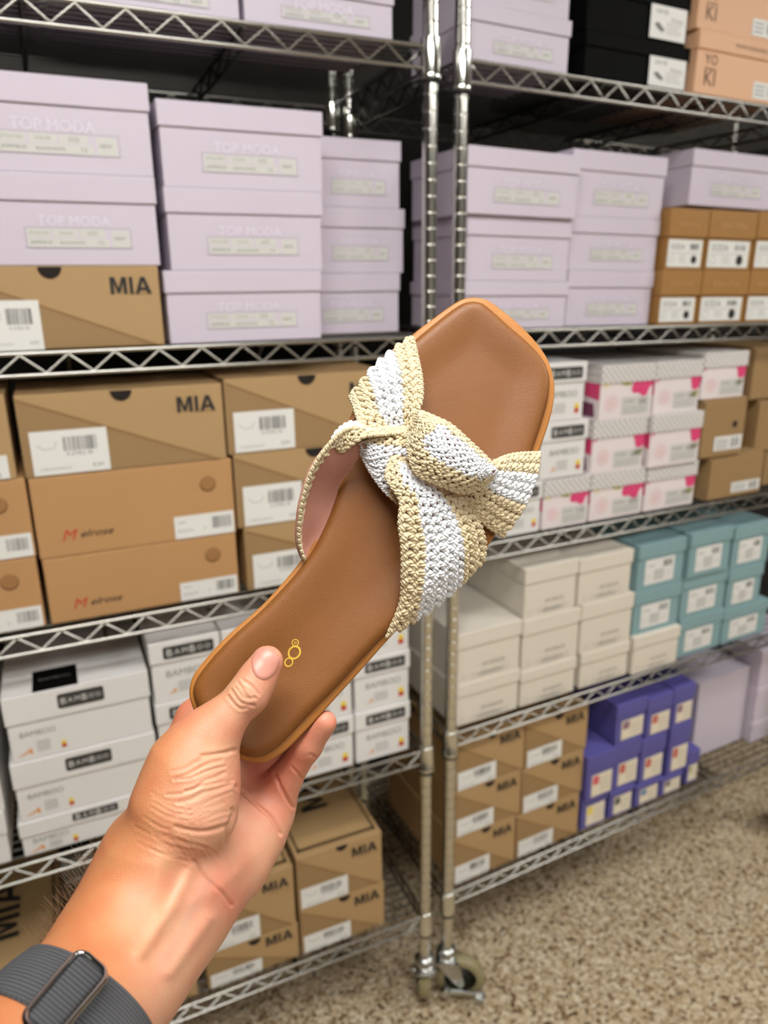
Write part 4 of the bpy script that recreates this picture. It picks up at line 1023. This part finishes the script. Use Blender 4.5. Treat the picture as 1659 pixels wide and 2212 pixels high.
# fine folds over the base of the thumb
wr = random.Random(3)
for k in range(11):
    y = 430 + k * 44 + wr.uniform(-12, 12); x1 = 845 - wr.uniform(0, 90); x0 = 420 + wr.uniform(-80, 100); sl_ = wr.uniform(90, 150)
    xm = (x0 + x1) / 2; crease([z2(x0, y + sl_), z2((x0 + xm) / 2, y + sl_ * .8 + wr.uniform(-10, 10)), z2(xm, y + sl_ * .45 + wr.uniform(-8, 8)), z2((xm + x1) / 2, y + sl_ * .22 + wr.uniform(-8, 8)), z2(x1, y)], wr.uniform(2.6, 4.2), (.00026 if k < 6 else .00014) * wr.uniform(.5, 1.1), .55)
for k in range(12):
    x0 = 200 + wr.uniform(-60, 160); y = 700 + k * 36; crease([z2(x0, y), z2(x0 + 120, y + 60 + wr.uniform(-15, 15)), z2(x0 + 260, y + 95)], 3.0, .00013, .5)
for k in range(8):
    x0 = 330 + k * 40 + wr.uniform(-10, 10); crease([z2(x0, 990 + k * 14), z2(x0 + 90, 1050 + k * 10), z2(x0 + 160, 1150 + k * 8)], 3.0, .00015, .5)
# thumb knuckle folds
def z4(x, y): return (380 + x * .2411, 1300 + y * .2411)
for a, b, c in (((560, 730), (640, 850), (720, 860)), ((500, 790), (580, 900), (700, 930)), ((470, 850), (560, 950), (640, 950)), ((600, 700), (680, 760), (740, 830)), ((540, 770), (600, 850), (660, 880))):
    crease([z4(*a), z4(*b), z4(*c)], 3, .00034, .5)
# wrist tendons and veins
def ridge(pts, width, h): disp[:] += h * np.exp(-(poly_d(catmull(pts, 24)) / width) ** 2) * facing
ridge([(408, 1872), (388, 1925), (352, 1985), (300, 2060)], 15, .0012); ridge([(450, 1985), (408, 2040), (365, 2100)], 16, .0012)
disp -= .0008 * np.exp(-(poly_d(catmull([(436, 1900), (412, 1950), (380, 2010), (335, 2070)], 24)) / 20) ** 2) * facing
co += no * disp[:, None]
me2.vertices.foreach_set('co', co.ravel()); me2.update()
# skin colour per vertex: sun-browned back of wrist, pinker palm and fingertips
tanc = _f(srgb(196, 132, 90)[:3]); pal = _f(srgb(204, 150, 120)[:3]); pnk = _f(srgb(200, 118, 96)[:3]); brn = _f(srgb(178, 112, 70)[:3])
def blob(x, y, r): return np.exp(-((PX - x) ** 2 + (PY - y) ** 2) / (2 * r * r))
def mixc(c, t, w): return c * (1 - w[:, None]) + t * w[:, None]
c = np.tile(tanc, (n, 1))
sd = np.clip(((PX - 380) * .8 + (PY - 1800) * .25) / 130 + .5, 0, 1); c = mixc(c, pal, sd)
c = mixc(c, brn, np.clip((330 - PX) / 160, 0, 1) * np.clip((PY - 1600) / 200, 0, 1) * .8)
c = mixc(c, pal, np.clip(1.2 * blob(455, 1740, 45), 0, 1))
for x, y, r, w_ in ((560, 1680, 40, .9), (640, 1640, 60, .7), (715, 1550, 30, .6), (480, 1910, 40, .55), (500, 1960, 30, .6), (600, 1750, 40, .45), (590, 1430, 40, .45), (570, 1510, 25, .35), (390, 1530, 30, .6), (530, 1580, 30, .3)): c = mixc(c, pnk, w_ * blob(x, y, r))
vd = poly_d(catmull([(455, 1905), (420, 1960), (385, 2030), (350, 2090)], 24)); c = mixc(c, _f(srgb(150, 122, 106)[:3]), .35 * np.exp(-(vd / 12) ** 2))
ca = me2.color_attributes.new('skin', 'FLOAT_COLOR', 'POINT'); ca.data.foreach_set('color', np.c_[c, np.ones(n)].ravel())
def skin_mat():
    m = bpy.data.materials.new('skin'); m.use_nodes = True; nt = m.node_tree; b = nt.nodes['Principled BSDF']
    at = nt.nodes.new('ShaderNodeAttribute'); at.attribute_name = 'skin'
    tc = nt.nodes.new('ShaderNodeTexCoord')
    n1 = nt.nodes.new('ShaderNodeTexNoise'); n1.inputs['Scale'].default_value = 90; n1.inputs['Detail'].default_value = 6; nt.links.new(tc.outputs['Object'], n1.inputs['Vector'])
    mr = nt.nodes.new('ShaderNodeMapRange'); mr.inputs[1].default_value = .3; mr.inputs[2].default_value = .7; mr.inputs[3].default_value = .88; mr.inputs[4].default_value = 1.08; nt.links.new(n1.outputs['Fac'], mr.inputs[0])
    vm = nt.nodes.new('ShaderNodeVectorMath'); vm.operation = 'MULTIPLY'; nt.links.new(at.outputs['Color'], vm.inputs[0])
    cb = nt.nodes.new('ShaderNodeCombineXYZ')
    cb.inputs[0].default_value = 1
    nt.links.new(mr.outputs[0], cb.inputs[1]); nt.links.new(mr.outputs[0], cb.inputs[2]); nt.links.new(cb.outputs[0], vm.inputs[1]); nt.links.new(vm.outputs[0], b.inputs['Base Color'])
    v = nt.nodes.new('ShaderNodeTexVoronoi'); v.inputs['Scale'].default_value = 700; v.feature = 'DISTANCE_TO_EDGE'
    mp = nt.nodes.new('ShaderNodeMapping'); mp.inputs['Scale'].default_value = (1, 1, 1.8); nt.links.new(tc.outputs['Object'], mp.inputs[0]); nt.links.new(mp.outputs[0], v.inputs['Vector'])
    n2 = nt.nodes.new('ShaderNodeTexNoise'); n2.inputs['Scale'].default_value = 900; nt.links.new(tc.outputs['Object'], n2.inputs['Vector'])
    ad = nt.nodes.new('ShaderNodeMath'); ad.operation = 'ADD'; nt.links.new(v.outputs['Distance'], ad.inputs[0]); nt.links.new(n2.outputs['Fac'], ad.inputs[1])
    bp = nt.nodes.new('ShaderNodeBump'); bp.inputs['Strength'].default_value = .32; bp.inputs['Distance'].default_value = .0004; nt.links.new(ad.outputs[0], bp.inputs['Height']); nt.links.new(bp.outputs[0], b.inputs['Normal'])
    b.inputs['Roughness'].default_value = .48; b.inputs['Subsurface Weight'].default_value = .12; b.inputs['Subsurface Radius'].default_value = (1, .35, .2); b.inputs['Subsurface Scale'].default_value = .003
    return m
me2.materials.clear(); me2.materials.append(skin_mat()); me2.polygons.foreach_set('use_smooth', [True] * len(me2.polygons))
me2.name = 'person'; person = bpy.data.objects.new('person', me2); COL.objects.link(person)
tag(person, 'bare hand and forearm holding up the tan sandal by its heel', 'person')
bt = BVHTree.FromPolygons([Vector(p) for p in co], [tuple(p.vertices) for p in me2.polygons])
def skin_hit(px, py):
    d = Vector(RW @ _f([px - 829.5, py - 1106.0, FP])).normalized(); return bt.ray_cast(Vector(CAM), d)
# thumb nail
s = MB(); nailm = mat('nail', srgb(196, 134, 118), .38); NL = 16
nb = [(543, 1428), (549, 1412), (560, 1402), (577, 1399), (592, 1406), (603, 1424), (600, 1444), (588, 1460), (572, 1469), (556, 1464), (546, 1450)]
ring_ = catmull(nb, 40, closed=True); cx_, cy_ = ring_.mean(0); vs = []
for rr in (0, .25, .5, .75, .92, 1.0):
    for p in (ring_ if rr else ring_[:1]):
        x = cx_ + (p[0] - cx_) * rr; y = cy_ + (p[1] - cy_) * rr; h, hn, _, _ = skin_hit(x, y)
        h = h if h is not None else Vector(fp(x, y, .35)); hn = hn if hn is not None else Vector((0, -1, 0))
        vs.append(h + hn * (.0006 if rr < .95 else .0001))
fs = [(0, 1 + (k + 1) % 40, 1 + k) for k in range(40)] + [(1 + i * 40 + k, 1 + i * 40 + (k + 1) % 40, 1 + (i + 1) * 40 + (k + 1) % 40, 1 + (i + 1) * 40 + k) for i in range(4) for k in range(40)]
s.add(vs, fs, nailm, True); nl = s.build('thumb_nail', person); nl['label'] = 'glossy pink nail'
# fine hairs along the outer forearm
s = MB(); hm = mat('fair_hair', srgb(110, 82, 56), .5); hr = random.Random(5)
for k in range(120):
    t = hr.random(); t = t ** .8; bx, by = (240 - 180 * t, 1870 + 165 * t)
    h = None
    for dx in range(-60, 90, 1):
        h, hn, _, _ = skin_hit(bx + dx * .72, by + dx * .7)
        if h: break
    if not h: continue
    h = Vector(h) + Vector(RW @ _f([.7, .7, -.2])) * .002 * hr.random() ** 2
    L = hr.uniform(.004, .0105); d0 = RW @ _f([-.65, -.65 + hr.uniform(-.35, .35), hr.uniform(-.4, .3)]); d1 = RW @ _f([hr.uniform(-.8, .4), -.7, 0])
    pts = [h + Vector(d0) * L * a * .7 + Vector(d1) * L * a * a * .6 for a in (0, .25, .5, .75, 1)]
    s.path(pts, [.00007, .00007, .00006, .00005, .00003], hm, 4)
s.build('arm_hair', person)

# ------------------------------------------------------------------ watch band
def band_mat():
    m = bpy.data.materials.new('grey_nylon_weave'); m.use_nodes = True; nt = m.node_tree; b = nt.nodes['Principled BSDF']
    uv = nt.nodes.new('ShaderNodeUVMap'); w1 = nt.nodes.new('ShaderNodeTexWave'); w1.inputs['Scale'].default_value = 1.0; w1.bands_direction = 'Y'
    mp = nt.nodes.new('ShaderNodeMapping'); mp.inputs['Scale'].default_value = (1, 5, 1); nt.links.new(uv.outputs[0], mp.inputs[0]); nt.links.new(mp.outputs[0], w1.inputs['Vector'])
    w2 = nt.nodes.new('ShaderNodeTexWave'); w2.inputs['Scale'].default_value = 1.0; w2.bands_direction = 'DIAGONAL'; mp2 = nt.nodes.new('ShaderNodeMapping'); mp2.inputs['Scale'].default_value = (60, 8, 1)
    nt.links.new(uv.outputs[0], mp2.inputs[0]); nt.links.new(mp2.outputs[0], w2.inputs['Vector'])
    mu = nt.nodes.new('ShaderNodeMath'); mu.operation = 'MULTIPLY_ADD'; mu.inputs[1].default_value = .45; nt.links.new(w2.outputs['Fac'], mu.inputs[0]); nt.links.new(w1.outputs['Fac'], mu.inputs[2])
    bp = nt.nodes.new('ShaderNodeBump'); bp.inputs['Strength'].default_value = .8; bp.inputs['Distance'].default_value = .0006; nt.links.new(mu.outputs[0], bp.inputs['Height']); nt.links.new(bp.outputs[0], b.inputs['Normal'])
    cr = nt.nodes.new('ShaderNodeMix'); cr.data_type = 'RGBA'; cr.inputs[6].default_value = srgb(40, 42, 46); cr.inputs[7].default_value = srgb(92, 94, 98); nt.links.new(mu.outputs[0], cr.inputs[0]); nt.links.new(cr.outputs[2], b.inputs['Base Color'])
    b.inputs['Roughness'].default_value = .75; return m
bandm = band_mat(); gun = mat('polished_gunmetal', srgb(190, 188, 184), .14, 1.0)
AX0 = CAM + RW @ cpt(250, 2120, .318); AX1 = CAM + RW @ cpt(90, 2400, .256); axd = Vector(AX1 - AX0).normalized()
side = Vector(RW @ _f([1, 0, 0])); side = (side - axd * side.dot(axd)).normalized(); up_ = axd.cross(side)
# plane of the band's upper edge through three points of the skin
_p = [skin_hit(*p)[0] for p in ((120, 2052), (205, 2095), (292, 2172))]
bn = (_p[1] - _p[0]).cross(_p[2] - _p[0]).normalized()
if bn.dot(axd) < 0: bn = -bn
def surf_from_axis(th, t):
    o = Vector(AX0) + axd * t; d = side * math.cos(th) + up_ * math.sin(th)
    h = bt.ray_cast(o, d)[0]; return (h if h else o + d * .03), d
def band_t(th, off):
    t = 0.0
    for _ in range(12):
        p, d = surf_from_axis(th, t); t -= ((p - _p[0]).dot(bn) - off) / bn.dot(axd) * .8
        t = max(-.06, min(.06, t))
    return t
BW = .027
band_root = empty('watch_band', frame(AX0, side, up_, axd), 'charcoal grey woven watch band with a polished slider, worn on the wrist', 'watch band')
inv = band_root.matrix_world.inverted()
NTH, NW = 96, 10; vs = []; vin = []
for i in range(NTH):
    th = 2 * math.pi * i / NTH; t0 = band_t(th, 0)
    for j in range(NW + 1):
        p, d = surf_from_axis(th, t0 + BW * j / NW)
        vs.append(inv @ (p + d * (.0017 + .0004 * math.sin(math.pi * j / NW)))); vin.append(inv @ (p + d * .0002))
vs += vin
n1 = NW + 1; off = NTH * n1; fs = []; uv = []
for i in range(NTH):
    i2 = (i + 1) % NTH
    for j in range(NW):
        fs.append((i * n1 + j, i2 * n1 + j, i2 * n1 + j + 1, i * n1 + j + 1)); uv += [i / NTH * 8, j / NW, (i + 1) / NTH * 8, j / NW, (i + 1) / NTH * 8, (j + 1) / NW, i / NTH * 8, (j + 1) / NW]
    for j in (0, NW):
        fs.append((i * n1 + j, i2 * n1 + j, off + i2 * n1 + j, off + i * n1 + j)); uv += [0, 0, 0, .1, 0, .1, 0, 0]
s = MB(); s.add(vs, fs, bandm, True); bo = s.build('band', band_root); u = bo.data.uv_layers.new(name='UVMap'); u.data.foreach_set('uv', uv)

# slider: a rounded metal loop with the doubled band bulging through it
_bt2 = BVHTree.FromPolygons([band_root.matrix_world @ Vector(p) for p in vs[:off]], [f for f in fs if max(f) < off])
def band_hit(px, py):
    d = Vector(RW @ _f([px - 829.5, py - 1106.0, FP])).normalized(); h = _bt2.ray_cast(Vector(CAM), d); h = h if h[0] else skin_hit(px, py); return h[0], h[1]
fa = _f([.645, -.764]); fb = _f([.764, .645]); fc = _f([141.0, 2152.0]); HL, HWD, RR = 100.0, 43.0, 26.0
loop = []
for cx_, cy_, a0 in ((HL - RR, HWD - RR, 0), (-HL + RR, HWD - RR, 90), (-HL + RR, -HWD + RR, 180), (HL - RR, -HWD + RR, 270)):
    for k in range(9):
        a = math.radians(a0 + k * 11.25); loop.append((cx_ + RR * math.cos(a), cy_ + RR * math.sin(a)))
toc = -Vector(RW @ _f([0, 0, 1]))
c0, n0 = band_hit(*fc); base_z = None
def seat(pp, lift):
    """point of the slider plane (tangent to the wrist) under a pixel"""
    d = Vector(RW @ _f([pp[0] - 829.5, pp[1] - 1106.0, FP])).normalized(); t = ((c0 + n0 * lift) - Vector(CAM)).dot(n0) / d.dot(n0); return Vector(CAM) + d * t
hs = [band_hit(*(fc + fa * u + fb * v)) for u in (-60, 60) for v in (-35, 35)]
n0 = sum((h[1] for h in hs), Vector()).normalized()
if n0.dot(toc) < 0: n0 = -n0
s = MB(); pts = [inv @ seat(fc + fa * u + fb * v, .0030) for u, v in loop]; s.path(pts, .00105, gun, 10, closed=True); sl = s.build('slider', band_root); sl['label'] = 'polished dark metal loop'
# doubled band tongue bulging inside the loop
NA, NB = 24, 20; vv = []
for i in range(NA + 1):
    for j in range(NB + 1):
        u = -1 + 2 * i / NA; v = -1 + 2 * j / NB
        h = .0058 * math.cos(v * math.pi / 2) ** .6 * (1 - abs(u) ** 10 * .6)
        vv.append(inv @ seat(fc + fa * u * (HL - 7) + fb * v * (HWD - 5), h + .0004))
ff = [(i * (NB + 1) + j, (i + 1) * (NB + 1) + j, (i + 1) * (NB + 1) + j + 1, i * (NB + 1) + j + 1) for i in range(NA) for j in range(NB)]
s = MB(); s.add(vv, ff, bandm, True); tg = s.build('tongue', band_root); u = tg.data.uv_layers.new(name='UVMap'); uvl = []
for i in range(NA):
    for j in range(NB):
        for (a, b) in ((i, j), (i + 1, j), (i + 1, j + 1), (i, j + 1)): uvl += [b / NB * .7, a / NA * 1.1]
u.data.foreach_set('uv', uvl)
